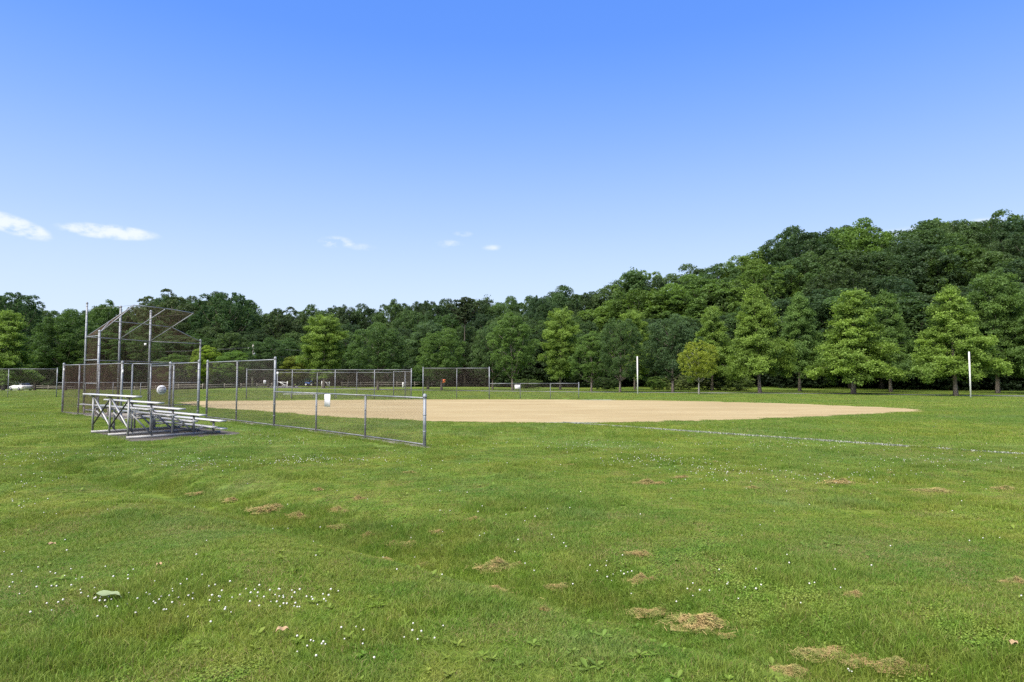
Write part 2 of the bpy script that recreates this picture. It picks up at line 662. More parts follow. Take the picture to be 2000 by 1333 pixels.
def post(parent, p, h, r, mat='galvanised', cap=True, bands=True):
    mb = MB()
    p = Vector(p)
    mb.tube(p - Vector((0, 0, .15)), p + Vector((0, 0, h)), r, r, 10)
    o = mb.build('post', mat, parent, True)
    if cap:
        c = MB()
        c.tube(p + Vector((0, 0, h - .05)), p + Vector((0, 0, h + .005)), r * 1.22, r * 1.22, 10)
        c.dome(p + Vector((0, 0, h + .005)), r * 1.2, r * 1.1)
        c.build('post_cap', mat, o, True)
    if bands:
        for k in range(1, int(h / .42) + 1):
            b = MB()
            b.tube(p + Vector((0, 0, k * .42 - .011)), p + Vector((0, 0, k * .42 + .011)), r * 1.13, r * 1.13, 10)
            b.build('tension_band', mat, o, True)
    return o


def rail(parent, a, b, r=.021, name='rail', mat='galvanised'):
    return MB().tube(a, b, r, r, 8).build(name, mat, parent, True)


def fence(name, label, pts, h, group=None, r_end=.038, r_mid=.028, bottom=True, mat='wire', ends=(1, 1), pitch=.072, bands=True, cap=True, skip=()):
    """a run of chain-link: posts, rails and one fabric panel in each bay"""
    pts = [Vector((p[0], p[1], h1(p[0], p[1]))) for p in pts]
    root = empty(name, pts[0], label, 'fence', group)
    for i, p in enumerate(pts):
        end = i in (0, len(pts) - 1)
        if (i == 0 and not ends[0]) or (i == len(pts) - 1 and not ends[1]) or i in skip:
            continue
        post(root, p, h + (.06 if end else -.02), r_end if end else r_mid, cap=cap and end, bands=bands)
    up = Vector((0, 0, 1))
    for a, b in zip(pts[:-1], pts[1:]):
        rail(root, a + up * h, b + up * h, .0215, 'top_rail')
        if bottom:
            rail(root, a + up * .09, b + up * .09, .019, 'bottom_rail')
        n = (b - a).cross(up).normalized() * .03
        chain_link(root, [a + up * .06 + n, b + up * .06 + n, b + up * h + n, a + up * h + n], mat, pitch, .0026 if mat == 'wire_brown' else .0018)
    return root


def sheet(name, poly, mat, lift, kind='structure', sub=1.2, label=None):
    """a flat sheet following the ground, from an outline"""
    import bmesh
    bm = bmesh.new()
    vs_ = [bm.verts.new((x, y, 0)) for x, y in poly]
    bm.faces.new(vs_)
    bmesh.ops.triangulate(bm, faces=bm.faces[:])
    for v in bm.verts:
        v.co.z = h1(v.co.x, v.co.y) + lift
    me = bpy.data.meshes.new(name)
    bmesh.ops.recalc_face_normals(bm, faces=bm.faces[:])
    bm.to_mesh(me); bm.free()
    if me.polygons and me.polygons[0].normal.z < 0:
        me.flip_normals()
    me.materials.append(MATS[mat])
    o = link(name, me)
    return tag(o, label, None, None, kind)


def strip(name, line, width, mat, lift, kind='structure', jitter=0.0):
    pts = [Vector((p[0], p[1], 0)) for p in line]
    v, f = [], []
    for k, p in enumerate(pts):
        d = (pts[min(k + 1, len(pts) - 1)] - pts[max(k - 1, 0)]).normalized()
        n = Vector((-d.y, d.x, 0))
        for s in (-.5, .5):
            q = p + n * (width * s + random.uniform(-jitter, jitter))
            v.append((q.x, q.y, h1(q.x, q.y) + lift))
    for k in range(len(pts) - 1):
        f.append([2 * k, 2 * k + 2, 2 * k + 3, 2 * k + 1])
    me = np_mesh(name, v, np.array(f), mat)
    if me.polygons[0].normal.z < 0:
        me.flip_normals()
    return tag(link(name, me), None, None, None, kind)


def catmull(pts, n=8, closed=True):
    P = [np.array(p, float) for p in pts]
    out = []
    m = len(P)
    for i in range(m if closed else m - 1):
        if closed:
            p0, p1, p2, p3 = P[(i - 1) % m], P[i], P[(i + 1) % m], P[(i + 2) % m]
        else:
            p0, p1, p2, p3 = P[max(i - 1, 0)], P[i], P[i + 1], P[min(i + 2, m - 1)]
        for k in range(n):
            t = k / n
            out.append(.5 * ((2 * p1) + (-p0 + p2) * t + (2 * p0 - 5 * p1 + 4 * p2 - p3) * t * t + (-p0 + 3 * p1 - 3 * p2 + p3) * t ** 3))
    if not closed:
        out.append(P[-1])
    return out


# ------------------------------------------------------------------ the setting
def axis(fine0, fine1, step, far, grow):
    a = list(np.arange(fine0, fine1 + 1e-6, step))
    s = step
    while a[-1] < far:
        s *= grow
        a.append(a[-1] + s)
    s = step
    while a[0] > -far:
        s *= grow
        a.insert(0, a[0] - s)
    return np.array(a)


gx = axis(-20, 17, .2, 2500, 1.09)
gy = axis(1.5, 21, .2, 2500, 1.07)
GX, GY = np.meshgrid(gx, gy)
GZ = H(GX, GY)
ny_, nx_ = GX.shape
idx = np.arange(nx_ * ny_).reshape(ny_, nx_)
gf = np.stack([idx[:-1, :-1], idx[:-1, 1:], idx[1:, 1:], idx[1:, :-1]], -1).reshape(-1, 4)
tag(link('ground', np_mesh('ground', np.stack([GX, GY, GZ], -1).reshape(-1, 3), gf, 'lawn', None, True)), kind='structure')

DIRT_PX = [(352, 788), (400, 796), (470, 800.5), (540, 806), (620, 812.5), (720, 818), (830, 822.5), (960, 825.5), (1100, 826.5), (1230, 825.5), (1350, 823),
           (1500, 818.5), (1650, 812), (1760, 806.5), (1808, 802.5), (1760, 798), (1650, 793), (1500, 787.5), (1300, 783.3), (1100, 781), (900, 780.6),
           (700, 781.5), (540, 782.7), (420, 783.5), (370, 784.8)]
dirt = catmull([tuple(at(*p)[:2]) for p in DIRT_PX], 7)
dirt = [p + rng.normal(0, .10, 2) for p in dirt]
sheet('infield', dirt, 'infield_dirt', 0.006)
DIRT = np.array(dirt)


def inside(poly, x, y):
    poly = np.asarray(poly, float)
    r = np.zeros(np.shape(x), bool)
    n = len(poly)
    for i in range(n):
        ax, ay = poly[i]; bx, by = poly[(i + 1) % n]
        c = ((ay > y) != (by > y)) & (x < (bx - ax) * (y - ay) / ((by - ay) if by != ay else 1e-9) + ax)
        r ^= c
    return r


path_line = catmull([(95, 46), tuple(at(2000, 774)[:2]), tuple(at(1600, 769.3)[:2]), tuple(at(1200, 766.6)[:2]), tuple(at(900, 763.6)[:2]), tuple(at(740, 761)[:2]),
                     (-24, 94), (-36, 101), (-52, 106), (-75, 110), (-120, 114), (-200, 116)], 6, False)
strip('path', path_line, 2.8, 'asphalt', .012)
PATH = np.array(path_line)
drive = [(-34, 99), (-38, 108), (-42, 122), (-44, 140), (-45, 170)]
strip('driveway', catmull(drive, 4, False), 4.6, 'asphalt', .020)

# ------------------------------------------------------------------ woods and park trees
def leaf_quads(c, size, up_bias, aspect=.62, out=None, out_w=.5):
    n = len(c)
    nr = rng.normal(0, 1, (n, 3))
    nr *= .8
    nr[:, 2] += up_bias
    if out is not None:
        nr += out * out_w
    nr /= np.linalg.norm(nr, axis=1, keepdims=True) + 1e-9
    d = rng.normal(0, 1, (n, 3))
    d[:, 2] -= .4
    d -= nr * (d * nr).sum(1, keepdims=True)
    d /= np.linalg.norm(d, axis=1, keepdims=True) + 1e-9
    s = np.cross(nr, d)
    L = (size * rng.uniform(.65, 1.3, n))[:, None]
    W = L * aspect
    fold = nr * L * .10
    v = np.stack([c - d * L * .5, c + s * W * .5 + fold - d * L * .05, c + d * L * .5, c - s * W * .5 + fold - d * L * .05], 1)
    return v.reshape(-1, 3), np.arange(n * 4).reshape(n, 4)


def crown_mesh(name, cents, size, tint, up=.8, out=None, mat='leaf', aspect=.62):
    v, f = leaf_quads(cents, size, up, aspect, out)
    t = np.clip(np.repeat(tint, 4), 0, 1)
    return np_mesh(name, v, f, mat, {'tint': t})


def trunk_mesh(name, Hh, r0, limbs, top=.85, lean=.02):
    mb = MB()
    ph = rng.uniform(0, 6.28)
    zs = np.linspace(0, Hh * top, 9)
    pts = [(lean * z * math.sin(ph + z * .25), lean * z * math.cos(ph * 1.3 + z * .3), z - (.25 if z == 0 else 0)) for z in zs]
    rs = [r0 * (1.35 if k == 0 else 1.0) * (1 - .86 * (z / (Hh * top))) + .01 for k, z in enumerate(zs)]
    mb.path(pts, rs, 8)
    for (z, ang, ln, rise, r) in limbs:
        k = z / (Hh * top) * 8
        i = min(int(k), 7)
        base = Vector(pts[i]).lerp(Vector(pts[i + 1]), k - i)
        q = [base]
        for t in (.35, .7, 1.0):
            q.append(base + Vector((math.cos(ang) * ln * t, math.sin(ang) * ln * t, rise * ln * (t ** 1.2))) + Vector(rng.normal(0, .04 * ln, 3)))
        mb.path(q, [r, r * .7, r * .42, r * .15], 5)
    return mb


def make_mesh(mb, name, mat):
    return np_mesh(name, np.array([tuple(p) for p in mb.v]), [np.array(f) for f in mb.f.values()], mat, None, True)


def pyramidal(seed, Hh=10., Rr=3.3, z0=.25, n_leaf=56000, leaf=.165, power=.86, droop=.28, dens=1.0, widest=.12):
    """upright crown of whorled branches, ascending at the tip and drooping below"""
    global rng
    rng = np.random.default_rng(seed)
    nb = 62
    C, T, O, limbs = [], [], [], []
    wts, br = [], []
    for i in range(nb):
        t = ((i + .5) / nb) ** 1.0
        z = Hh * (z0 + (0.97 - z0) * t)
        prof = (1 - t) ** power * min(1, .55 + t / max(widest, .01) * .45)
        L = Rr * (prof * rng.uniform(.70, 1.22) + .05)
        ang = i * 2.39996 + rng.uniform(-.35, .35)
        rise = (-droop + 1.15 * t) + rng.uniform(-.1, .1)
        br.append((z, ang, L, rise, rng.normal(0, .17)))
        wts.append(L ** 1.75 + .12)
        if i % 2 == 0 and t < .85:
            limbs.append((z - .25 * L * max(rise, 0) - .1, ang, L * .85, rise * .9, .028 * Hh / 10 * (1.2 - t) * 1.6))
    wts = np.array(wts) / sum(wts)
    for (z, ang, L, rise, bt), w in zip(br, wts):
        n = int(n_leaf * w)
        if n < 5:
            continue
        ns = max(4, int(n / 70))                       # twigs carrying the leaves
        s = rng.uniform(.18, 1.02, ns) ** .75
        lat = rng.normal(0, 1, ns) * L * .20 * (1.15 - s * .55)
        vert = rng.normal(0, 1, ns) * (.06 * L + .10)
        base_z = z + rise * L * s - .16 * L * s ** 2 * (1 if rise < .4 else .2) + vert
        ca, sa = math.cos(ang), math.sin(ang)
        tw = np.stack([ca * L * s - sa * lat, sa * L * s + ca * lat, base_z], 1)
        k = rng.integers(0, ns, n)
        p = tw[k] + rng.normal(0, 1, (n, 3)) * np.array([.19, .19, .11]) * (Hh / 10)
        C.append(p)
        T.append(.5 + bt + rng.normal(0, .09, ns)[k] + rng.normal(0, .09, n))
        O.append(np.tile([ca, sa, .3], (n, 1)))
    C = np.concatenate(C)
    tm = trunk_mesh('trunk', Hh, .0165 * Hh, limbs, .9, .008)
    return make_mesh(tm, 'trunk', 'bark'), crown_mesh('crown', C, leaf, np.concatenate(T), .7, np.concatenate(O))


def rounded(seed, Hh=10., Rr=3.6, z0=.2, n_leaf=40000, leaf=.175, clumps=70, cr_=.24, flat=.75, shape=2.2, hollow=.55, top_heavy=0.0, mat='leaf', r0=.017, zc=.5):
    """billowing crown of leaf clumps spread through an uneven ellipsoid"""
    global rng
    rng = np.random.default_rng(seed)
    zmid = Hh * (z0 + (1 - z0) * zc)
    hz = Hh * (1 - z0) * .5
    C, T, O, limbs = [], [], [], []
    ph = rng.uniform(0, 6.28, 4)
    cen = []
    for i in range(clumps):
        zz = 1 - 2 * (i + .5) / clumps
        ang = i * 2.39996 + rng.uniform(-.3, .3)
        rad = (1 - abs(zz) ** shape) ** (1 / shape)
        rr = rng.uniform(hollow, 1.0) ** .6
        wob = 1 + .13 * math.sin(2 * ang + ph[0]) + .10 * math.sin(3 * ang + ph[1] + zz * 2)
        p = np.array([math.cos(ang) * rad * rr * wob * Rr, math.sin(ang) * rad * rr * wob * Rr,
                      zmid + (zz * (rr * .25 + .75)) * hz * (1 + .08 * math.sin(ang * 2 + ph[2]))])
        cen.append((p, rng.uniform(.7, 1.3)))
    for i in range(int(clumps * .25)):
        a = rng.uniform(0, 6.28); q = rng.uniform(0, .45)
        cen.append((np.array([math.cos(a) * q * Rr, math.sin(a) * q * Rr, zmid + rng.uniform(-.6, .6) * hz]), rng.uniform(.8, 1.2)))
    w = np.array([c[1] ** 2 for c in cen]); w /= w.sum()
    for (p, sc), ww in zip(cen, w):
        n = int(n_leaf * ww)
        rc = cr_ * Rr * sc
        d = rng.normal(0, 1, (n, 3)); d[:, 2] += .35
        d /= np.linalg.norm(d, axis=1, keepdims=True)
        rad = rc * rng.uniform(.35, 1.08, n) ** .55
        # leaves gather on sprays within the clump
        ns = max(5, n // 26)
        sp = rng.normal(0, 1, (ns, 3)); sp[:, 2] += .4
        sp /= np.linalg.norm(sp, axis=1, keepdims=True)
        k = rng.integers(0, ns, n)
        d = d * .40 + sp[k]
        d /= np.linalg.norm(d, axis=1, keepdims=True)
        q = p + d * rad[:, None] * np.array([1, 1, flat])
        C.append(q)
        T.append(.45 + rng.normal(0, .13) + rng.normal(0, .07, ns)[k] + rng.normal(0, .08, n))
        O.append(d)
        if rng.random() < .42 and p[2] > Hh * .2:
            hr = math.hypot(p[0], p[1])
            zb = max(Hh * z0 * .75, p[2] - hr * rng.uniform(.5, 1.1) - .05 * Hh)
            zb = min(zb, Hh * .7)
            if hr > .1:
                limbs.append((zb, math.atan2(p[1], p[0]), hr, (p[2] - zb) / hr, r0 * Hh * .35))
    tm = trunk_mesh('trunk', Hh, r0 * Hh, limbs, .8, .012)
    return make_mesh(tm, 'trunk', 'bark'), crown_mesh('crown', np.concatenate(C), leaf, np.concatenate(T), .8, np.concatenate(O), mat)


def add_tree(name, label, var, x, y, height, radius, color, base, group=None, rot=None, bark=(.16, .13, .11), cat='tree', sink=0.0):
    (tm, cm), H0, R0 = var
    root = empty(name, (x, y, h1(x, y) - sink), label, cat, group)
    root.rotation_euler.z = random.uniform(0, 6.28) if rot is None else rot
    sz, sr = height / H0, radius / R0
    root.scale = (sr, sr, sz)
    t = link('trunk', tm, root); t.color = (*bark, 1)
    c = link('crown', cm, root); c.color = (*color, 1)
    return root


PY = [(pyramidal(101), 10., 3.3), (pyramidal(102, droop=.36, power=.74), 10., 3.3), (pyramidal(103, droop=.12, power=.48, z0=.22, widest=.3), 10., 3.3)]
RO = [(rounded(201), 10., 3.6), (rounded(202, clumps=90, cr_=.2, shape=2.6, n_leaf=46000, leaf=.155), 10., 3.6), (rounded(203, shape=1.8, clumps=60, flat=.6, zc=.48), 10., 3.6)]
SM = [(rounded(301, Hh=5., Rr=2.1, z0=.30, n_leaf=17000, leaf=.13, clumps=60, cr_=.27, shape=2.4, flat=.6, r0=.016), 5., 2.1)]
FO = [(rounded(401, Hh=17., Rr=5.2, z0=.16, n_leaf=46000, leaf=.28, clumps=85, cr_=.23, flat=.9, r0=.014), 17., 5.2),
      (rounded(402, Hh=17., Rr=5.2, z0=.10, n_leaf=48000, leaf=.26, clumps=120, cr_=.18, flat=.95, shape=2.6, r0=.014), 17., 5.2),
      (rounded(403, Hh=17., Rr=5.2, z0=.20, n_leaf=44000, leaf=.29, clumps=64, cr_=.27, flat=.8, shape=2.0, r0=.014), 17., 5.2),
      (rounded(404, Hh=17., Rr=5.2, z0=.12, n_leaf=46000, leaf=.27, clumps=100, cr_=.20, flat=1.0, shape=1.7, r0=.014), 17., 5.2)]
AIRY = (rounded(405, Hh=17., Rr=5.6, z0=.22, n_leaf=15000, leaf=.33, clumps=62, cr_=.19, flat=.62, shape=2.2, hollow=.35, r0=.016), 17., 5.6)
SPIRE = (pyramidal(406, Hh=17., Rr=3.6, z0=.1, n_leaf=24000, leaf=.32, droop=.0, power=.55, widest=.3), 17., 3.6)
PINE = (rounded(407, Hh=17., Rr=2.4, z0=.72, n_leaf=7000, leaf=.30, clumps=34, cr_=.3, flat=.55, shape=2, hollow=.3, r0=.011, zc=.5), 17., 2.4)
BU = [(rounded(501, Hh=3., Rr=2.0, z0=.02, n_leaf=7000, leaf=.17, clumps=46, cr_=.28, flat=.8, r0=.012), 3., 2.0),
      (rounded(502, Hh=3., Rr=2.0, z0=.0, n_leaf=7000, leaf=.19, clumps=36, cr_=.32, flat=.6, r0=.012, shape=2.8), 3., 2.0)]
rng = np.random.default_rng(77)

G_BRIGHT = (0.146, 0.226, 0.044)
G_MID = (0.090, 0.156, 0.038)
G_DARK = (0.064, 0.112, 0.038)
G_BLUE = (0.066, 0.114, 0.047)
G_DEEP = (0.044, 0.077, 0.031)

# (px, base py, top py, half width px, form, colour, name, label)
PARK = [
    (1949, 769, 541, 62, PY[2], G_MID, 'park_tree', 'tall green tree at the right edge, just right of the nearer white pole'),
    (1867, 774, 557, 70, PY[0], G_BRIGHT, 'park_tree', 'broad bright green pyramidal tree immediately left of the nearer white pole'),
    (1740, 766.5, 567, 54, PY[0], G_MID, 'park_tree', 'green pyramidal tree standing behind the right shoulder of a broader bright one'),
    (1667, 770.5, 566, 74, PY[1], G_BRIGHT, 'park_tree', 'broad bright green pyramidal tree with low sweeping branches over yellow weeds by the path'),
    (1562, 765, 572, 52, PY[0], G_MID, 'park_tree', 'slimmer mid green pyramidal tree behind the right side of the tallest bright tree'),
    (1484, 768, 556, 58, PY[0], G_BRIGHT, 'park_tree', 'tallest bright yellow green pyramidal tree right of the small golden tree'),
    (1391, 763.5, 598, 46, PY[1], G_BRIGHT, 'park_tree', 'bright green pointed tree rising behind the small golden tree'),
    (1314, 766.5, 625, 46, RO[0], G_BLUE, 'park_tree', 'dark bluish green rounded tree between the farther white pole and the golden tree'),
    (1240, 761.5, 614, 40, PY[2], G_BRIGHT, 'park_tree', 'light green tree showing above and behind the dark dense round one'),
    (1211, 767, 627, 43, RO[1], G_DARK, 'park_tree', 'dense dark green oval tree just left of the farther white pole'),
    (1155, 765.5, 651, 32, RO[2], G_MID, 'park_tree', 'small slim tree with leaning grey trunk past the end of the low far fence'),
    (1094, 761.5, 610, 42, PY[2], G_BRIGHT, 'park_tree', 'light green pointed tree behind the low far fence, second from its free end'),
    (1001, 763.5, 617, 42, RO[2], G_MID, 'park_tree', 'tall oval green tree directly behind the white sign of the low far fence'),
    (962, 761, 640, 36, RO[0], G_DARK, 'park_tree', 'dark rounded tree partly hidden left of the tall oval tree'),
    (862, 763.5, 651, 46, RO[0], G_MID, 'park_tree', 'broad round mid green tree behind the far tall fence bay left of the bare pine'),
    (836, 760.5, 635, 42, PY[2], G_BLUE, 'park_tree', 'bluish green tree half hidden behind the broad round one'),
    (738, 762.5, 640, 48, RO[0], (0.070, 0.125, 0.036), 'park_tree', 'green rounded tree behind the far dugout fence'),
    (680, 756.5, 652, 38, RO[2], G_DARK, 'park_tree', 'small dark tree right of the pale green rounded tree by the gates'),
    (632, 758.5, 622, 46, PY[2], G_BRIGHT, 'park_tree', 'pale green rounded tree beside the white gates'),
    (8, 759.5, 606, 52, PY[1], G_BRIGHT, 'park_tree', 'bright green layered tree cut off by the left edge, above the white car'),
    (2040, 771, 575, 62, PY[0], G_MID, 'park_tree', 'green tree mostly outside the right edge'),
]
for (px, by, ty, hw, var, c, nm, lab) in PARK:
    p = at(px, by)
    top = atY(px, ty, p.y).z
    rad = hw / F * p.y * 1.08
    if px < 60:
        p = Vector(((px - CX) / F * 90, 90, h1((px - CX) / F * 90, 90)))
        top = atY(px, ty, p.y).z
        rad = hw / F * p.y * 1.18
    j = random.uniform(.92, 1.08)
    to = add_tree(nm, lab, var, p.x, p.y, (top - p.z) * 1.0, rad, tuple(v * j for v in c), by, 'trees planted along the path', bark=(.24, .20, .17))
    to.rotation_euler.x = random.uniform(-.03, .03)
    to.rotation_euler.y = random.uniform(-.035, .035)
    to.scale.y *= random.uniform(.88, 1.1)
p = at(1365, 770.5)
add_tree('golden_tree', 'small golden yellow green rounded tree with thin pale trunk', SM[0], p.x, p.y, (770.5 - 671) / F * p.y, 37 / F * p.y, (0.205, 0.250, 0.034), 770, bark=(.36, .33, .30))

# bright shrubs and small trees in front of the left wood
for (px, by, ty, hw, var, c, nm, lab) in [
    (402, 757, 678, 30, RO[2], (0.17, 0.25, 0.03), 'small_tree', 'bright yellow green small tree behind the right post of the backstop'),
    (465, 757, 688, 44, RO[2], (0.10, 0.18, 0.035), 'small_tree', 'spreading layered green tree around the foot of the utility pole'),
    (345, 757, 694, 40, RO[2], (0.085, 0.15, 0.032), 'small_tree', 'low green tree seen through the middle of the backstop'),
    (575, 757, 698, 34, RO[2], (0.15, 0.19, 0.03), 'small_tree', 'yellowish green small tree left of the white gates'),
    (130, 758, 618, 56, RO[0], (0.060, 0.112, 0.028), 'edge_tree', 'large mid green round tree left of the backstop'),
    (205, 757, 650, 50, RO[2], (0.066, 0.115, 0.028), 'edge_tree', 'mid green tree seen through the left part of the backstop'),
    (525, 757, 668, 40, RO[0], (0.048, 0.090, 0.030), 'edge_tree', 'dark tree just right of the utility pole'),
    (70, 757, 660, 48, RO[2], (0.052, 0.100, 0.028), 'edge_tree', 'dark green tree behind the white car'),
    (270, 757, 668, 46, RO[0], (0.055, 0.095, 0.028), 'edge_tree', 'dark green tree behind the centre of the backstop'),
]:
    p = at(px, by)
    p.y = min(p.y + 3, 104)
    p.x = (px - CX) / F * p.y
    top = atY(px, ty, p.y).z
    add_tree(nm, lab, var, p.x, p.y, top - h1(p.x, p.y), hw / F * p.y, c, by, 'small trees before the left wood')

SKY_PX = [(-250, 590), (-100, 585), (0, 580), (40, 597), (100, 612), (150, 617), (205, 600), (240, 612), (290, 592), (330, 577), (375, 592), (440, 579), (480, 597), (518, 620), (550, 606),
          (590, 617), (620, 604), (680, 601), (740, 604), (800, 588), (850, 594), (908, 590), (950, 588), (1000, 592), (1040, 586), (1085, 568), (1130, 582), (1180, 575),
          (1205, 560), (1240, 532), (1290, 541), (1340, 534), (1400, 517), (1450, 517), (1500, 494), (1550, 468), (1600, 457), (1680, 448), (1720, 462), (1745, 464), (1800, 447),
          (1850, 438), (1900, 447), (1950, 431), (2000, 428), (2100, 420), (2300, 410)]
skx = np.array([p[0] for p in SKY_PX], float); sky_ = np.array([p[1] for p in SKY_PX], float)


def edge_y(px):
    """depth of the front of the wood along each line of sight"""
    return float(np.interp(px, [-300, 0, 500, 900, 1200, 1500, 2000, 2400], [122, 120, 118, 108, 98, 88, 79, 76]))


LANDMARKS = [(0, 'outside the left edge'), (90, 'behind the white car'), (160, 'left of the backstop'), (235, 'behind the left half of the backstop'), (300, 'behind the middle of the backstop'),
             (400, 'behind the right half of the backstop'), (480, 'left of the utility pole'), (560, 'right of the utility pole'), (640, 'behind the white gates'), (740, 'behind the far dugout'),
             (830, 'right of the far dugout'), (900, 'left of the bare pine'), (960, 'right of the bare pine'), (1045, 'behind the far white sign'),
             (1135, 'behind the low far fence'), (1245, 'left of the farther white pole'), (1330, 'right of the farther white pole'), (1410, 'behind the golden tree'),
             (1520, 'behind the tallest pyramidal tree'), (1620, 'right of the tallest pyramidal tree'), (1720, 'behind the low sweeping pyramidal tree'), (1800, 'right of the low sweeping pyramidal tree'),
             (1896, 'left of the nearer white pole'), (2000, 'right of the nearer white pole'), (9999, 'outside the right edge')]
n_wood = 0
for row, (dd, fr, step) in enumerate([(3, .56, 64), (11, .72, 66), (20, .86, 62), (30, 1.0, 52), (40, 1.0, 56)]):
    px = -130 + row * 17
    while px < 2130:
        Y = edge_y(px) + dd + random.uniform(-2.5, 2.5)
        X = (px - CX) / F * Y
        sk = float(np.interp(px, skx, sky_))
        ty = 735 - (735 - sk) * (fr * random.uniform(.93, 1.03) if fr < 1 else random.uniform(.965, 1.005))
        if fr < 1 and px < 1150:
            ty = 735 - (735 - sk) * (fr * .9 + .05) * random.uniform(.88, 1.04)
        gz = h1(X, Y)
        top = atY(px, ty, Y).z
        hgt = top - gz
        hill = px > 1180
        if hill and row in (1, 4) and random.random() < .72:
            px += step * random.uniform(.8, 1.2)
            continue
        if hgt > 5:
            var = random.choice(FO)
            if not hill and fr == 1 and random.random() < .12:
                var = AIRY
            if hill and random.random() < .10:
                var = SPIRE
            k = random.random()
            if hill:
                k = k * .55 if row < 2 else min(1, k * .9 + .16)
                c = G_DEEP if k < .34 else (G_DARK if k < .6 else ((0.080, 0.142, 0.032) if k < .82 else (0.110, 0.180, 0.038)))
            else:
                c = G_DEEP if k < .45 else (G_DARK if k < .8 else (0.062, 0.108, 0.032))
            j = random.uniform(.88, 1.12)
            c = (c[0] * j * random.uniform(.93, 1.08), c[1] * j, c[2] * j * random.uniform(.9, 1.15))
            rad = (random.uniform(4.8, 7.2) if hill else random.uniform(4.0, 5.6)) * (1 if hgt > 11 else .8)
            tone = 'deep green' if c[1] < .094 else ('dark green' if c[1] < .130 else ('mid green' if c[1] < .15 else 'bright green'))
            where = next(w for lim, w in LANDMARKS if px < lim)
            depth = ('front tree', 'second rank tree', 'middle rank tree', 'skyline tree', 'rearmost skyline tree')[row]
            lab = '%s %s of the %s, %s' % (tone, depth, 'hillside wood' if hill else 'left wood', where)
            add_tree('woodland_tree', lab, var, X, Y, hgt, rad, c, 0, 'trees of the hillside wood' if hill else 'trees of the left wood', bark=(.10, .085, .07))
            n_wood += 1
        px += step * random.uniform(.8, 1.2)
# woodland trees that stand out on the skyline
for (px, Y, ty, rad, var, c, nm, lab) in [
    (330, 132, 575, 5.4, AIRY, (0.055, 0.085, 0.030), 'oak_tree', 'open crowned oak with sky showing through, above the middle of the backstop'),
    (292, 134, 592, 4.4, AIRY, (0.060, 0.082, 0.032), 'oak_tree', 'thin crowned oak left of the open crowned oak on the skyline'),
    (443, 131, 577, 6.2, FO[1], (0.043, 0.086, 0.032), 'oak_tree', 'big dense dark oak on the skyline right of the backstop'),
    (552, 133, 604, 4.6, AIRY, (0.050, 0.080, 0.032), 'oak_tree', 'thin crowned tree on the skyline right of the big dense oak'),
    (205, 132, 598, 4.4, FO[0], (0.058, 0.110, 0.028), 'oak_tree', 'mid green tree top between the two tall left posts of the backstop'),
    (22, 128, 578, 6.0, FO[1], (0.046, 0.092, 0.032), 'oak_tree', 'dark tree on the skyline at the left edge'),
    (908, 112, 583, 2.5, PINE, (0.050, 0.072, 0.034), 'pine_tree', 'tall thin pine with a long bare trunk and small top'),
    (950, 139, 580, 2.6, SPIRE, (0.050, 0.085, 0.034), 'spire_tree', 'narrow spiky topped tree right of the bare pine'),
    (1965, 120, 430, 6.4, FO[0], (0.070, 0.122, 0.038), 'woodland_tree', 'highest dark green crown on the skyline right of the nearer white pole'),
    (2055, 118, 424, 6.4, FO[2], (0.085, 0.145, 0.038), 'woodland_tree', 'mid green crown on the skyline cut by the right edge'),
    (1845, 121, 437, 7.0, FO[3], (0.105, 0.172, 0.042), 'woodland_tree', 'broad bright green crown on the skyline left of the nearer white pole'),
    (1675, 122, 447, 6.6, FO[1], (0.050, 0.088, 0.034), 'woodland_tree', 'big dark crown on the skyline above the low sweeping pyramidal tree'),
    (1565, 124, 458, 6.4, FO[0], (0.066, 0.115, 0.036), 'woodland_tree', 'domed dark green crown where the skyline levels off on the hill'),
    (1240, 125, 528, 5.0, SPIRE, (0.056, 0.105, 0.034), 'woodland_tree', 'dark feathery tree top stepping up the skyline at mid hill'),
]:
    X = (px - CX) / F * Y
    gz = h1(X, Y)
    add_tree(nm, lab, var, X, Y, atY(px, ty, Y).z - gz, rad, c, 0, bark=(.13, .11, .09))


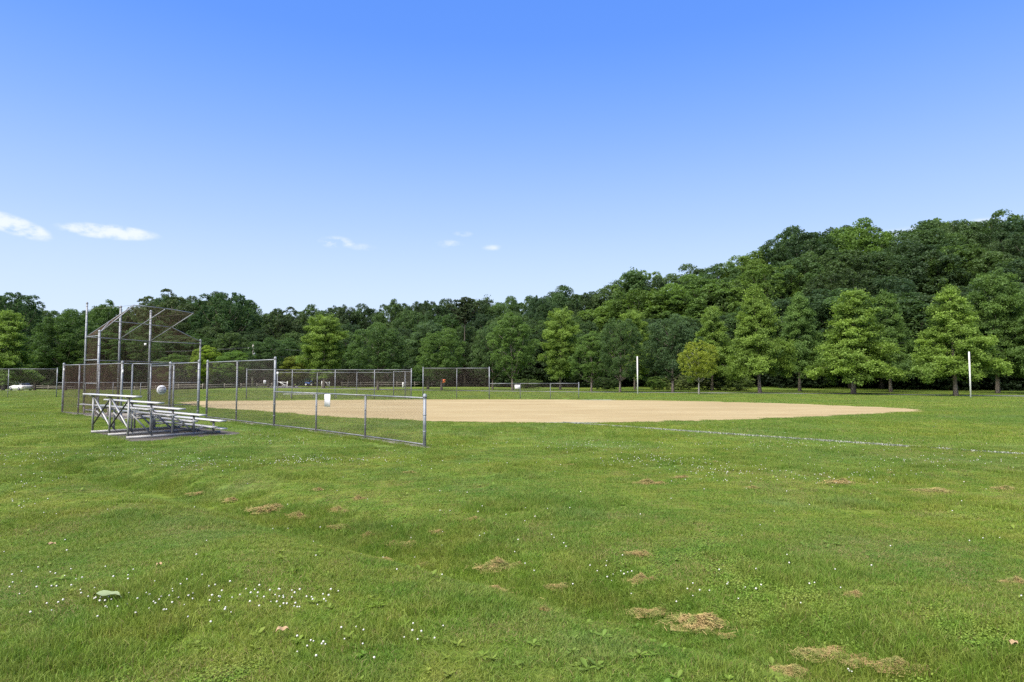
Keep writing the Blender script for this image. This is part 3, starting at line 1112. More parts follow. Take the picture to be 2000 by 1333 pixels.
def scatter(name, label, cat, srcs, P, rot, scl, idx):
    """one object carrying many instances of small source meshes"""
    me = bpy.data.meshes.new(name)
    me.vertices.add(len(P)); me.vertices.foreach_set('co', np.asarray(P, np.float32).ravel())
    for nm, typ, dat, fld in (('rot', 'FLOAT_VECTOR', rot, 'vector'), ('scl', 'FLOAT_VECTOR', scl, 'vector'), ('idx', 'INT', idx, 'value')):
        a = me.attributes.new(nm, typ, 'POINT')
        a.data.foreach_set(fld, np.asarray(dat, np.int32 if typ == 'INT' else np.float32).ravel())
    o = link(name, me)
    tag(o, label, cat, None, 'stuff')
    sc = bpy.data.collections.new(name + '_sources')
    for i, m in enumerate(srcs):
        so = bpy.data.objects.new('%s_source_%02d' % (name, i), m[0] if isinstance(m, tuple) else m)
        if isinstance(m, tuple):
            so.color = (*m[1], 1)
        sc.objects.link(so)
    ng = bpy.data.node_groups.new(name + '_scatter', 'GeometryNodeTree')
    ng.interface.new_socket('Geometry', in_out='INPUT', socket_type='NodeSocketGeometry')
    ng.interface.new_socket('Geometry', in_out='OUTPUT', socket_type='NodeSocketGeometry')
    n = ng.nodes
    gi, go = n.new('NodeGroupInput'), n.new('NodeGroupOutput')
    ip = n.new('GeometryNodeInstanceOnPoints')
    ci = n.new('GeometryNodeCollectionInfo')
    ci.inputs['Collection'].default_value = sc
    ci.inputs['Separate Children'].default_value = True
    ci.inputs['Reset Children'].default_value = True
    ip.inputs['Pick Instance'].default_value = True

    def na(nm, t):
        a = n.new('GeometryNodeInputNamedAttribute')
        a.data_type = t
        a.inputs['Name'].default_value = nm
        return a.outputs[0]
    L = ng.links
    L.new(gi.outputs[0], ip.inputs['Points'])
    L.new(ci.outputs[0], ip.inputs['Instance'])
    L.new(na('idx', 'INT'), ip.inputs['Instance Index'])
    e2r = n.new('FunctionNodeEulerToRotation')
    L.new(na('rot', 'FLOAT_VECTOR'), e2r.inputs[0])
    L.new(e2r.outputs[0], ip.inputs['Rotation'])
    L.new(na('scl', 'FLOAT_VECTOR'), ip.inputs['Scale'])
    L.new(ip.outputs[0], go.inputs[0])
    md = o.modifiers.new('scatter', 'NODES')
    md.node_group = ng
    return o


UB = []
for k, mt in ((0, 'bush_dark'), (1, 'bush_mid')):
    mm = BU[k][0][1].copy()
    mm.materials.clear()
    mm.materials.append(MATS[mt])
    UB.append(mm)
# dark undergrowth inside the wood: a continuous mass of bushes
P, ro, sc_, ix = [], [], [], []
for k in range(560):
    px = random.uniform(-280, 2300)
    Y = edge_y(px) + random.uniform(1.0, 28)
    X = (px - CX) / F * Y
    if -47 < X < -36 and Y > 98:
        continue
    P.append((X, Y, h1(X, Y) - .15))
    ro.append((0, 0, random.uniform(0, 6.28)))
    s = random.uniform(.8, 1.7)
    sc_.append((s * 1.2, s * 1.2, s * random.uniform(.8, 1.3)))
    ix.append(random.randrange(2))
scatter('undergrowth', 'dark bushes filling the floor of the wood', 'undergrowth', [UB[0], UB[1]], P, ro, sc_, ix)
# lighter shrubs at the front of the wood
k = 0
for (px, by, ty, hw, c, lab) in [
    (1440, 764, 737, 32, (.115, .165, .05), 'pale leafy shrub at the edge of the wood right of the golden tree'),
    (1330, 762, 735, 30, (.13, .165, .06), 'pale shrub at the edge of the wood left of the golden tree'),
    (1285, 762, 738, 22, (.09, .15, .035), 'mid green shrub behind the farther white pole'),
    (1385, 762, 742, 24, (.12, .15, .05), 'low pale shrub behind the trunk of the golden tree'),
    (1030, 759, 742, 28, (.085, .13, .04), 'low shrub behind the white sign of the low far fence'),
    (1180, 761, 738, 26, (.055, .09, .03), 'dark shrub behind the leaning grey trunk'),
]:
    p = at(px, by)
    add_tree('shrub', lab, BU[k % 2], p.x, p.y, atY(px, ty, p.y).z - p.z, hw / F * p.y, c, 0, cat='shrub')
    k += 1

# ------------------------------------------------------------------ far park furniture
def split_rail(label, pts, zs=(.36, .66), ph=.82):
    root = empty('split_rail_fence', (pts[0][0], pts[0][1], h1(*pts[0])), label, 'fence', 'split rail fences along the park edge')
    for i, p in enumerate(pts):
        q = Vector((p[0], p[1], h1(*p)))
        MB().box(q + Vector((0, 0, ph / 2 - .1)), ph + .2, .13, .12, (0, 0, 1), None, (1, 0, 0), .02).build('post', 'split_wood', root)
        if i:
            o = Vector((pts[i - 1][0], pts[i - 1][1], h1(*pts[i - 1])))
            for z in zs:
                a = o + Vector((0, 0, z + random.uniform(-.02, .02))); b = q + Vector((0, 0, z + random.uniform(-.02, .02)))
                MB().bar(a, b, .07, .11, (0, 0, 1), .02).build('rail', 'split_wood', root)
    return root


def line_pts(p0, p1, n):
    return [(p0[0] + (p1[0] - p0[0]) * i / n, p0[1] + (p1[1] - p0[1]) * i / n) for i in range(n + 1)]


a, b = at(404, 761.5), at(531, 759)
split_rail('split rail fence seen through the tall bays beside the backstop', line_pts(a[:2], b[:2], 4))
a, b = at(40, 760.5), at(396, 761.5)
split_rail('split rail fence running from the white car behind the backstop', line_pts(a[:2], b[:2], 10))
a, b = at(668, 757.0), at(1005, 755.2)
split_rail('split rail fence behind the far dugout and park trees', line_pts(a[:2], b[:2], 10), (.42, .78), .95)


def swing_gate(label, px0, px1, py, hp, flip):
    a, b = at(px0, py), at(px1, py)
    b.y = a.y; b.x = (px1 - CX) / F * a.y; b.z = a.z
    root = empty('barrier_gate', a, label, 'gate', 'white barrier gates across the drive')
    up = Vector((0, 0, 1))
    e0, e1 = (a, b) if not flip else (b, a)
    MB().tube(e1 - up * .1, e1 + up * hp, .07, .07, 8).build('post', 'white_paint', root)
    MB().tube(e0 + up * hp * .93, e1 + up * hp * .82, .045, .045, 8).build('top_bar', 'white_paint', root)
    MB().tube(e0.lerp(e1, .25) + up * hp * .88, e1 + up * hp * .3, .04, .04, 8).build('brace', 'white_paint', root)
    MB().tube(e0.lerp(e1, .45) + up * hp * .42, e1 + up * hp * .42, .035, .035, 8).build('middle_bar', 'white_paint', root)
    return root


swing_gate('white barrier gate left of the drive, beside the tall corner post', 541, 562, 758, 1.0, False)
swing_gate('short white barrier gate right of the drive', 634, 644, 757.5, .95, False)
for (px, py, h, r, lab) in [(628.5, 757.5, 1.0, .09, 'white bollard beside the short barrier gate'), (787, 758, .82, .12, 'white post behind the corner of the far dugout')]:
    p = at(px, py)
    rt = empty('bollard', p, lab, 'bollard')
    MB().tube(p - Vector((0, 0, .1)), p + Vector((0, 0, h)), r, r, 10).build('shaft', 'white_paint', rt, True)
    MB().dome(p + Vector((0, 0, h)), r * 1.05, .06).build('cap', 'white_paint', rt, True)


def sign_post(name, label, px, by, sy0, sy1, w_px, mat='white_sign', ink=True):
    p = at(px, by)
    rt = empty(name, p, label, 'sign')
    z0, z1 = atY(px, sy1, p.y).z, atY(px, sy0, p.y).z
    w = w_px / F * p.y
    MB().box(p + Vector((0, 0, (z1 - .02) / 2)), z1 + .1, .06, .05, (0, 0, 1), None, (1, 0, 0)).build('post', 'galvanised', rt)
    c = Vector((p.x, p.y - .05, (z0 + z1) / 2))
    MB().box(c, w, .02, z1 - z0, (1, 0, 0), None, (0, 0, 1)).build('panel', mat, rt)
    if ink:
        mb = MB()
        mb.box(c + Vector((0, -.014, (z1 - z0) * .12)), w * .34, .004, (z1 - z0) * .36)
        mb.box(c + Vector((0, -.014, -(z1 - z0) * .28)), w * .6, .004, (z1 - z0) * .09)
        mb.build('marking', 'sign_ink', rt)


sign_post('park_sign', 'small white sign with dark marking beside the split rail fence', 517, 759, 743.5, 750, 5)
sign_post('orange_sign', 'small orange sign behind the far tall fence', 867, 757, 741.5, 748, 6, 'orange_paint', False)

# utility pole with cross arm and three wires
pz = at(494, 757.5)
pz.y = 113.5; pz.x = (494 - CX) / F * pz.y; pz.z = h1(pz.x, pz.y)
ptop = atY(494, 673, pz.y).z
rt = empty('utility_pole', pz, 'grey wooden utility pole with cross arm in front of the left wood', 'utility pole')
MB().tube(pz - Vector((0, 0, .3)), Vector((pz.x, pz.y, ptop)), .17, .12, 10).build('shaft', 'pole_wood', rt, True)
arm = Vector((pz.x, pz.y - .16, ptop - .75))
MB().box(arm, 1.9, .10, .12, (.55, .83, 0)).build('cross_arm', 'pole_wood', rt)
MB().tube(Vector((pz.x + .28, pz.y - .15, ptop - 2.3)), Vector((pz.x + .28, pz.y - .15, ptop - 1.5)), .17, .17, 10).build('transformer', 'galvanised', rt, True)
for s in (-.8, -.3, .35, .8):
    q = arm + Vector((.55 * s, .83 * s, .06))
    MB().tube(q, q + Vector((0, 0, .17)), .04, .03, 8).build('insulator', 'white_paint', rt, True)
for s, dz_, lab in ((-.8, .2, 'overhead wire, the nearest strung on the cross arm'), (.8, .2, 'overhead wire, the farthest strung on the cross arm'), (0, -1.1, 'overhead wire strung below the cross arm')):
    q = arm + Vector((.55 * s, .83 * s, dz_ + .02))
    mb = MB()
    for tgt in (Vector((pz.x - 48, pz.y - 4, q.z - .1)), Vector((pz.x + 13.5, pz.y + 4, q.z - .3))):
        pts = []
        for i in range(13):
            t = i / 12
            w = q.lerp(tgt, t)
            w.z -= .9 * (tgt - q).length / 48 * 4 * t * (1 - t)
            pts.append(w)
        mb.path(pts, .016, 4)
    tag(mb.build('overhead_wire', 'dark_steel'), lab, 'wire')

# green container and blue cart at the end of the drive
c = Vector((-38.6, 124, 0)); c.x = (594 - CX) / F * c.y; c.z = h1(c.x, c.y)
z1 = atY(594, 737, c.y).z
hh = z1 - c.z
rt = empty('green_container', c, 'green metal container at the end of the drive', 'container')
MB().box(c + Vector((0, 0, hh / 2)), 2.5, 1.7, hh - .1, (1, 0, 0), None, (0, 0, 1), .03).build('body', 'green_paint', rt)
for i in range(6):
    MB().box(c + Vector((-1.1 + i * .44, -.87, hh / 2)), .07, .05, hh * .86).build('rib', 'green_paint', rt)
MB().box(c + Vector((0, 0, hh)), 2.6, 1.8, .06).build('lid', 'split_wood', rt)
c2 = Vector((0, 117, 0)); c2.x = (606 - CX) / F * c2.y; c2.z = h1(c2.x, c2.y)
rt = empty('utility_cart', c2, 'small blue utility cart parked in front of the green container', 'cart')
zb = .55
MB().box(c2 + Vector((0, 0, zb)), 1.5, .9, .35, (1, 0, 0), None, (0, 0, 1), .08).build('body', 'blue_paint', rt)
MB().box(c2 + Vector((.45, 0, zb + .32)), .5, .85, .35, (1, 0, 0), None, (0, 0, 1), .08).build('hood', 'blue_paint', rt)
MB().box(c2 + Vector((-.35, 0, zb + .35)), .5, .7, .25, (1, 0, 0), None, (0, 0, 1), .06).build('seat', 'dark_steel', rt)
for sx in (-.5, .5):
    for sy in (-.48, .48):
        w_ = MB().disc(c2 + Vector((sx, sy, .3)), .3, .2, (0, 1, 0), 14).build('wheel', 'tyre', rt)
        MB().disc(c2 + Vector((sx, sy * 1.24, .3)), .17, .02, (0, 1, 0), 12).build('rim', 'white_paint', w_)


def car(label, loc, yaw):
    rt = empty('parked_car', loc, label, 'car')
    rt.rotation_euler.z = yaw

    def loft(secs):
        v, f = [], []
        for (x, pts) in secs:
            v += [(x, y, z) for y, z in pts]
        n = len(secs[0][1])
        for k in range(len(secs) - 1):
            for i in range(n):
                f.append([k * n + i, k * n + (i + 1) % n, (k + 1) * n + (i + 1) % n, (k + 1) * n + i])
        f += [list(range(n))[::-1], list(range((len(secs) - 1) * n, len(secs) * n))]
        return v, f

    def ring(w, zb_, zt):
        m = (zb_ + zt) / 2
        return [(-w * .92, zb_), (w * .92, zb_), (w, m), (w * .97, zt - .07), (w * .86, zt), (-w * .86, zt), (-w * .97, zt - .07), (-w, m)]
    W = .88
    v, f = loft([(x, ring(W * k, zb_, zt)) for x, k, zb_, zt in ((-2.25, .82, .42, .78), (-2.12, .95, .26, .92), (-1.5, 1, .2, .96), (-.4, 1, .2, .93), (.8, 1, .2, .92),
                                                               (1.4, .99, .2, .86), (2.05, .92, .24, .74), (2.2, .80, .36, .62))])
    off = Vector((0, 0, 0))
    q = MB(); q.add(v, f)
    me = np_mesh('body', np.array(q.v), [np.array(k) for k in q.f.values()], 'car_white', None, True)
    body = link('body', me, rt)
    v, f = loft([(x, [(-w, .88), (w, .88), (w * .98, zt - .12), (w * .80, zt), (-w * .80, zt), (-w * .98, zt - .12)]) for x, w, zt in
                 ((-1.75, .74, .98), (-1.15, .78, 1.36), (-.2, .80, 1.42), (.45, .78, 1.36), (1.15, .72, .97))])
    q = MB(); q.add(v, f)
    link('cabin', np_mesh('cabin', np.array(q.v), [np.array(k) for k in q.f.values()], 'car_glass', None, True), rt)
    q = MB()
    q.box((-.35, 0, 1.42), 1.55, 1.26, .05, (1, 0, 0), None, (0, 0, 1), .02)
    link('roof', np_mesh('roof', np.array([tuple(p_) for p_ in q.v]), [np.array(k) for k in q.f.values()], 'car_white'), rt)
    for sy in (-1, 1):
        q = MB()
        q.bar((-.35, sy * .79, .9), (-.33, sy * .66, 1.42), .05, .09, (1, 0, 0))
        link('door_pillar', np_mesh('pillar', np.array([tuple(p_) for p_ in q.v]), [np.array(k) for k in q.f.values()], 'car_white'), rt)
        for sx in (-1.38, 1.36):
            q = MB().disc((sx, sy * .80, .32), .32, .2, (0, 1, 0), 18)
            wo = link('wheel', np_mesh('wheel', np.array([tuple(p_) for p_ in q.v]), [np.array(k) for k in q.f.values()], 'tyre'), rt)
            q = MB().disc((sx, sy * .905, .32), .2, .02, (0, 1, 0), 14)
            link('rim', np_mesh('rim', np.array([tuple(p_) for p_ in q.v]), [np.array(k) for k in q.f.values()], 'galvanised'), wo)
        for x_, mt, nm in ((2.13, 'white_sign', 'headlight'), (-2.2, 'red_lamp', 'tail_light')):
            q = MB().box((x_, sy * .62, .66), .1, .3, .13)
            link(nm, np_mesh(nm, np.array([tuple(p_) for p_ in q.v]), [np.array(k) for k in q.f.values()], mt), rt)


cp = Vector((0, 108, 0)); cp.x = (43 - CX) / F * cp.y; cp.z = h1(cp.x, cp.y)
car('white sedan parked beyond the field at the far left', cp, R(150))

# foul poles
for (px, by, ty, lab) in [(1245.5, 770.5, 697, 'slim white foul pole, the farther one, beside the dense dark tree'), (1896, 777.5, 688, 'slim white foul pole near the right edge')]:
    p = at(px, by)
    z1 = atY(px, ty, p.y).z
    rt = empty('foul_pole', p, lab, 'pole', 'white foul poles')
    MB().tube(p - Vector((0, 0, .2)), Vector((p.x, p.y, z1)), .058, .058, 12).build('shaft', 'white_paint', rt, True)
    MB().dome(Vector((p.x, p.y, z1)), .061, .03).build('cap', 'white_paint', rt, True)

# ------------------------------------------------------------------ far fences
def g2(px, py):
    return tuple(at(px, py)[:2])


def gY(px, Y):
    v = ray(px, 780)
    return (v.x / v.y * Y, Y)


fence('chain_link_fence', 'tall chain link fence with two bays at the left edge beyond the field', [gY(-190, 56.5), gY(-90, 56.5), g2(15, 776.5), g2(110, 776)], 2.45, 'far fences', bottom=False)
fence('low_chain_link_fence', 'low chain link fence crossing behind the backstop', [gY(112, 56.6), gY(166, 56.6), gY(220, 56.6), gY(274, 56.6), gY(330, 56.6), gY(386, 56.6)], 1.27, 'far fences', bottom=False, ends=(0, 1), r_end=.03)
fence('chain_link_fence', 'tall chain link fence of two bays standing alone beyond the dirt infield', [gY(826, 52), gY(892, 52), gY(955.5, 51.6)], 2.46, 'far fences', bottom=False)
ff = fence('low_chain_link_fence', 'low chain link fence with white sign beyond the dirt infield', [gY(955.5, 51.6), gY(1016, 52), gY(1075, 52.2), gY(1130.5, 52.3)], 1.24, 'far fences', ends=(0, 1), r_end=.03, bottom=False)
fence('dugout_fence', 'front chain link fence of the far dugout', [gY(481, 51.4), gY(570, 51.3), gY(654, 51.2), gY(731, 51.1), gY(803, 51.0)], 2.33, 'far fences', bottom=False, r_mid=.032)
fence('dugout_fence', 'back chain link fence of the far dugout', [gY(541, 54.8), gY(619, 54.9), gY(696.5, 55), gY(768.5, 55.1)], 2.14, 'far fences', bottom=False)
fence('dugout_fence', 'short end fence of the far dugout', [gY(768.5, 55.1), gY(791, 53.0), gY(803, 51.0)], 2.2, 'far fences', bottom=False, ends=(0, 0), r_mid=.038)


def plate(name, label, px, py, Y, w, h, cat='sign', mat='white_sign', face=(0, -1, 0), t=.006):
    c = atY(px, py, Y)
    n = Vector(face).normalized()
    mb = MB().box(c, w, t, h, n.cross(Vector((0, 0, 1))), None, (0, 0, 1))
    return tag(mb.build(name, mat), label, cat)


plate('fence_sign', 'small blank white sign on the low fence beyond the infield', 1010.5, 756.3, 51.9, .42, .33)
plate('fence_sign', 'tiny white plate on the back fence of the far dugout', 542, 729.5, 54.7, .16, .2)


def bench(label, a, b, z, w, group=None, nleg=3, mat='aluminium'):
    a, b = Vector(a), Vector(b)
    rt = empty('bench', Vector((a.x, a.y, 0)), label, 'bench', group)
    up = Vector((0, 0, 1))
    d = (b - a).normalized()
    MB().bar(a + up * z, b + up * z, w, .045, up, .012).build('seat_plank', mat, rt)
    for i in range(nleg):
        p_ = a.lerp(b, (i + .35) / (nleg - .3))
        lg = MB()
        lg.tube(p_ - up * .05, p_ + up * (z - .02), .035, .035, 8)
        lg.build('leg', 'frame_steel', rt)
    return rt


A_, B_ = gY(553, 53.2), gY(672, 53.0)
bench('long aluminium bench in the far dugout', (A_[0], A_[1], 0), (B_[0], B_[1], 0), .36, .26)

# ------------------------------------------------------------------ near dugout, sideline fence, backstop
D = Vector((.677, -.736, 0)).normalized()     # along the near sideline, away from home plate
Nn = Vector((.736, .677, 0)).normalized()     # toward the field
up = Vector((0, 0, 1))
S = [at(403, 818.2), at(461, 825.6), at(535, 835.2), at(617, 845), at(713, 858), at(829, 875.5)]
fence('sideline_fence', 'tall chain link bays between the dugout gap and the low fence', S[:3], 2.42, 'near fences', r_end=.041, r_mid=.031)
fence('low_sideline_fence', 'low chain link fence with white notice, ending nearest the camera', S[2:], 1.27, 'near fences', ends=(0, 1), r_end=.042, r_mid=.030)
strip('mow_strip', [S[0] - D * .2] + S[1:] + [S[-1] + D * .12], .34, 'concrete', .022, jitter=.03)
e = (S[4] - S[3]).normalized()
sp = S[3] + (S[4] - S[3]) * .285
fn = Vector((e.y, -e.x, 0))
if fn.y > 0:
    fn = -fn
zc_ = atY(643, 780.5, sp.y).z - .035
mb = MB().box(sp + fn * .07 + up * zc_, .37, .006, .39, e)
tag(mb.build('notice_board', 'white_sign'), 'blank white rectangular notice on the low sideline fence', 'sign')

P1 = at(121.5, 808.6)
d13 = Vector((.79, -.62, 0)).normalized()
n13 = Vector((.62, .79, 0)).normalized()
P3 = P1 + d13 * 6.85
P4 = P3 + n13 * 1.97
P5 = at(386, 823.5)
Pf = Vector((gY(338, 30.1)[0], 30.1, 0)); Pg = Vector((gY(293, 32.7)[0], 32.7, 0))
Pm = P1 + d13 * 2.05
Pq = P1 + d13 * 4.4
fence('dugout_fence', 'back chain link fence of the near dugout behind the bleachers', [P1, Pm, Pq, P3], 2.36, 'near dugout', r_end=.045, r_mid=.032, mat='wire_brown')
fence('dugout_fence', 'end chain link fence of the near dugout carrying the round sign', [P3, P3 + n13 * .40, P4], 2.36, 'near dugout', r_end=.045, r_mid=.032, ends=(0, 1))
fence('dugout_fence', 'chain link bay of the near dugout just left of the gap', [P4, P5], 2.38, 'near dugout', r_end=.045, ends=(0, 1))
fence('dugout_fence', 'front chain link fence of the near dugout toward home plate', [Pf, Pg], 2.33, 'near dugout', r_end=.036, mat='wire_brown')
sheet('dugout_floor', [tuple(p[:2]) for p in (P1 - d13 * .25 - n13 * .12, P3 + d13 * .15 - n13 * .12, P4 + d13 * .3 + n13 * .15, Pg - d13 * .3)], 'concrete', .02)
DUG = [tuple(p[:2]) for p in (P1 - d13 * .3 - n13 * .15, P3 + d13 * .2 - n13 * .15, P4 + d13 * .35 + n13 * .2, Pg - d13 * .35)]
b0 = P1 + d13 * .45 + n13 * .6
bench('aluminium players bench in the near dugout', b0, b0 + d13 * 5.4, .46, .27, nleg=4)
# round sign with lines of text
rs = atY(315.5, 762, (P3 + (P4 - P3) * .86).y - .12)
fnr = Vector((d13.x, d13.y, 0))
if fnr.y > 0:
    fnr = -fnr
random.seed(99)
rt = empty('round_sign', Vector((rs.x, rs.y, 0)), 'round white sign with four lines of small dark lettering', 'sign')
rt.location = rs
MB().disc(rs, .205, .008, fnr, 28).build('disc', 'white_sign', rt)
su = fnr.cross(up).normalized()
for i, (wd, zz) in enumerate(((.20, .12), (.30, .045), (.30, -.035), (.24, -.11))):
    lt = MB()
    x = -wd / 2
    while x < wd / 2:
        w_ = random.uniform(.03, .06)
        lt.box(rs + fnr * .006 - su * (x + w_ / 2) + up * (zz + random.uniform(-.002, .002)), w_, .003, random.choice((.030, .034, .038)), su)
        x += w_ + .007
    lt.build('lettering', 'sign_ink', rt)
for q, nm, px, py in ((P1, 'white tag wired to the leftmost post of the near dugout', 125, 723), (P3, 'white tag wired to the corner post of the near dugout', 239.5, 726)):
    c = atY(px, py, q.y - .07)
    tag(MB().box(c, .055, .006, .15, (1, .1, 0)).build('fence_tag', 'white_sign'), nm, 'tag')

# backstop
KL, KB, KC = gY(163.5, 33.6), gY(230, 35.4), gY(289.5, 37.9)
KA, KD = gY(190, 32.3), gY(388.5, 40.5)
L_, B2, C_, A2, D2 = [Vector((k[0], k[1], 0)) for k in (KL, KB, KC, KA, KD)]
rt = empty('backstop', L_, 'tall grey chain link backstop with sloping overhead hood behind the bleachers', 'backstop')
ZR, ZM, ZLw, ZT = 3.85, 2.65, 1.46, 5.63
for q, h, r in ((L_, ZT, .045), (B2, ZT, .054), (C_, ZT, .056), (A2, 4.07, .056), (D2, 4.07, .05)):
    post(rt, q, h, r, bands=True)
for a, b in ((A2, L_), (L_, B2), (B2, C_), (C_, D2)):
    for z in (ZR, ZM, ZLw, .1):
        if z == ZLw and a is not A2:
            continue
        rail(rt, a + up * z, b + up * z, .028)
    n_ = (b - a).cross(up).normalized() * .06
    chain_link(rt, [a + up * .05 + n_, b + up * .05 + n_, b + up * ZR + n_, a + up * ZR + n_], 'wire_brown', .072, .0022)
ax_ = (C_ - L_).normalized()
fw = Vector((ax_.y, -ax_.x, 0))
if fw.x < 0:
    fw = -fw
tips = {}
for nm, q in (('L', L_), ('B', B2), ('C', C_)):
    t = q + fw * 2.88 + up * 5.46
    m = (q + up * ZR).lerp(t, .5)
    tips[nm] = (q + up * ZR, m, t)
    rail(rt, q + up * ZR, t, .028, 'hood_rib')
for k in (1, 2):
    rail(rt, tips['L'][k], tips['B'][k], .026, 'hood_purlin')
    rail(rt, tips['B'][k], tips['C'][k], .026, 'hood_purlin')
rail(rt, A2 + up * 3.98, tips['L'][2], .026, 'hood_brace')
rail(rt, A2 + up * 3.98, tips['L'][1], .022, 'hood_brace')
rail(rt, D2 + up * 3.98, tips['C'][1], .026, 'hood_brace')
chain_link(rt, [tips['L'][0], tips['B'][0], tips['B'][2], tips['L'][2]], 'wire_brown', .072, .0015)
chain_link(rt, [tips['B'][0], tips['C'][0], tips['C'][2], tips['B'][2]], 'wire_brown', .072, .0015)
chain_link(rt, [tips['L'][0], A2 + up * 3.95, tips['L'][2]], 'wire_brown', .072, .0022)
chain_link(rt, [tips['C'][0], D2 + up * 3.95, tips['C'][1]], 'wire_brown', .072, .0022)
for q, k in ((L_, 'L'), (C_, 'C')):
    mb = MB()
    mb.path([q + up * (ZT - .35), (q + up * (ZT - .3)).lerp(tips[k][2], .5) - up * .04, tips[k][2]], .006, 4)
    mb.build('tie_wire', 'wire', rt)
c = atY(283.8, 673, C_.y - .12)
MB().box(c, .13, .01, .13).build('number_plate', 'white_sign', rt)

# ------------------------------------------------------------------ bleachers
A0 = at(248, 858.5)
u = (at(427, 846.5) - A0).normalized()
vv = Vector((-u.y, u.x, 0))
if vv.x > 0:
    vv = -vv
rt = empty('bleachers', A0, 'five row aluminium bleachers on three steel frames beside the dugout', 'bleachers')
SEATZ = [1.26, 1.06, .86, .65, .44]
SEATU = [.04, .65, 1.27, 1.90, 2.52]
BASE = 2.72
o0, o1 = -.56, 3.74


def bp(a, b, z):
    return A0 + u * a + vv * b + up * z


for i in range(5):
    mb = MB()
    mb.bar(bp(SEATU[i], o0, SEATZ[i] - .02), bp(SEATU[i], o1, SEATZ[i] - .02), .25, .042, up, .012)
    st = mb.build('seat_plank', 'aluminium', rt)
    for e_ in (o0, o1):
        MB().bar(bp(SEATU[i], e_ - .006, SEATZ[i] - .021), bp(SEATU[i], e_ + .006, SEATZ[i] - .021), .256, .05, up).build('end_cap', 'aluminium', st)
for i in range(4):
    z = SEATZ[i + 1] - .20 if i < 3 else .24
    for off in ((-.02,) if i < 3 else (-.02,)):
        MB().bar(bp(SEATU[i + 1] - .22 + off, o0 + .03, z), bp(SEATU[i + 1] - .22 + off, o1 - .03, z), .24, .04, up, .01).build('foot_plank', 'aluminium', rt)
MB().bar(bp(BASE - .12, o0 + .03, .17), bp(BASE - .12, o1 - .03, .17), .22, .04, up, .01).build('foot_plank', 'aluminium', rt)
FR = [0.0, 1.52, 3.05]
for b_ in FR:
    fr = MB().bar(bp(-.015, b_, .045), bp(BASE, b_, .045), .055, .075, up).build('base_runner', 'frame_steel', rt)
    for i in range(5):
        MB().bar(bp(SEATU[i] - .02, b_, .06), bp(SEATU[i] - .02, b_, SEATZ[i] - .07), .05, .05, u).build('upright', 'frame_steel', rt)
        MB().bar(bp(SEATU[i] - .13, b_, SEATZ[i] - .062), bp(SEATU[i] + .13, b_, SEATZ[i] - .062), .05, .035, up).build('seat_bracket', 'dark_steel', rt)
        if i < 4:
            z = (SEATZ[i + 1] - .20 if i < 3 else .24) - .045
            MB().bar(bp(SEATU[i] - .02, b_ + .03, z), bp(SEATU[i + 1] - .02, b_ + .03, z), .04, .045, up).build('foot_bracket', 'frame_steel', rt)
    MB().bar(bp(.1, b_ - .035, .72), bp(.66, b_ - .035, .08), .012, .045, up).build('brace', 'frame_steel', rt)
    MB().bar(bp(1.33, b_ - .035, .55), bp(1.88, b_ - .035, .1), .012, .045, up).build('brace', 'frame_steel', rt)
for k in range(2):
    MB().bar(bp(.05, FR[k] + .03, .28), bp(.05, FR[k + 1] - .03, 1.13), .014, .05, u).build('cross_brace', 'aluminium', rt)
    MB().bar(bp(.02, FR[k] + .03, 1.13), bp(.02, FR[k + 1] - .03, .28), .014, .045, u).build('cross_brace', 'dark_steel', rt)
    MB().bar(bp(1.28, FR[k] + .03, .15), bp(1.28, FR[k + 1] - .03, .70), .012, .045, u).build('cross_brace', 'dark_steel', rt)
pad = catmull([tuple((bp(a, b, 0))[:2]) for a, b in ((-.05, -.95), (1.3, -.85), (3.05, -.80), (3.15, 1.4), (3.0, 3.7), (1.3, 3.75), (.15, 3.5), (.05, 1.5), (-.1, .6))], 5)
pad = [p_ + rng.normal(0, .05, 2) for p_ in pad]
sheet('bleacher_pad', pad, 'worn_soil', .008)
PAD = np.array(pad)

# ------------------------------------------------------------------ turf
def vnoise(x, y, s, seed):
    """smooth value noise"""
    x = np.asarray(x) * s; y = np.asarray(y) * s
    xi, yi = np.floor(x).astype(int), np.floor(y).astype(int)
    fx, fy = x - xi, y - yi
    fx = fx * fx * (3 - 2 * fx); fy = fy * fy * (3 - 2 * fy)

    def hsh(a, b):
        n = (a * 374761393 + b * 668265263 + seed * 974634777) & 0xffffffff
        n = ((n ^ (n >> 13)) * 1274126177) & 0xffffffff
        return ((n ^ (n >> 16)) & 0xffff) / 65535.
    return (hsh(xi, yi) * (1 - fx) + hsh(xi + 1, yi) * fx) * (1 - fy) + (hsh(xi, yi + 1) * (1 - fx) + hsh(xi + 1, yi + 1) * fx) * fy


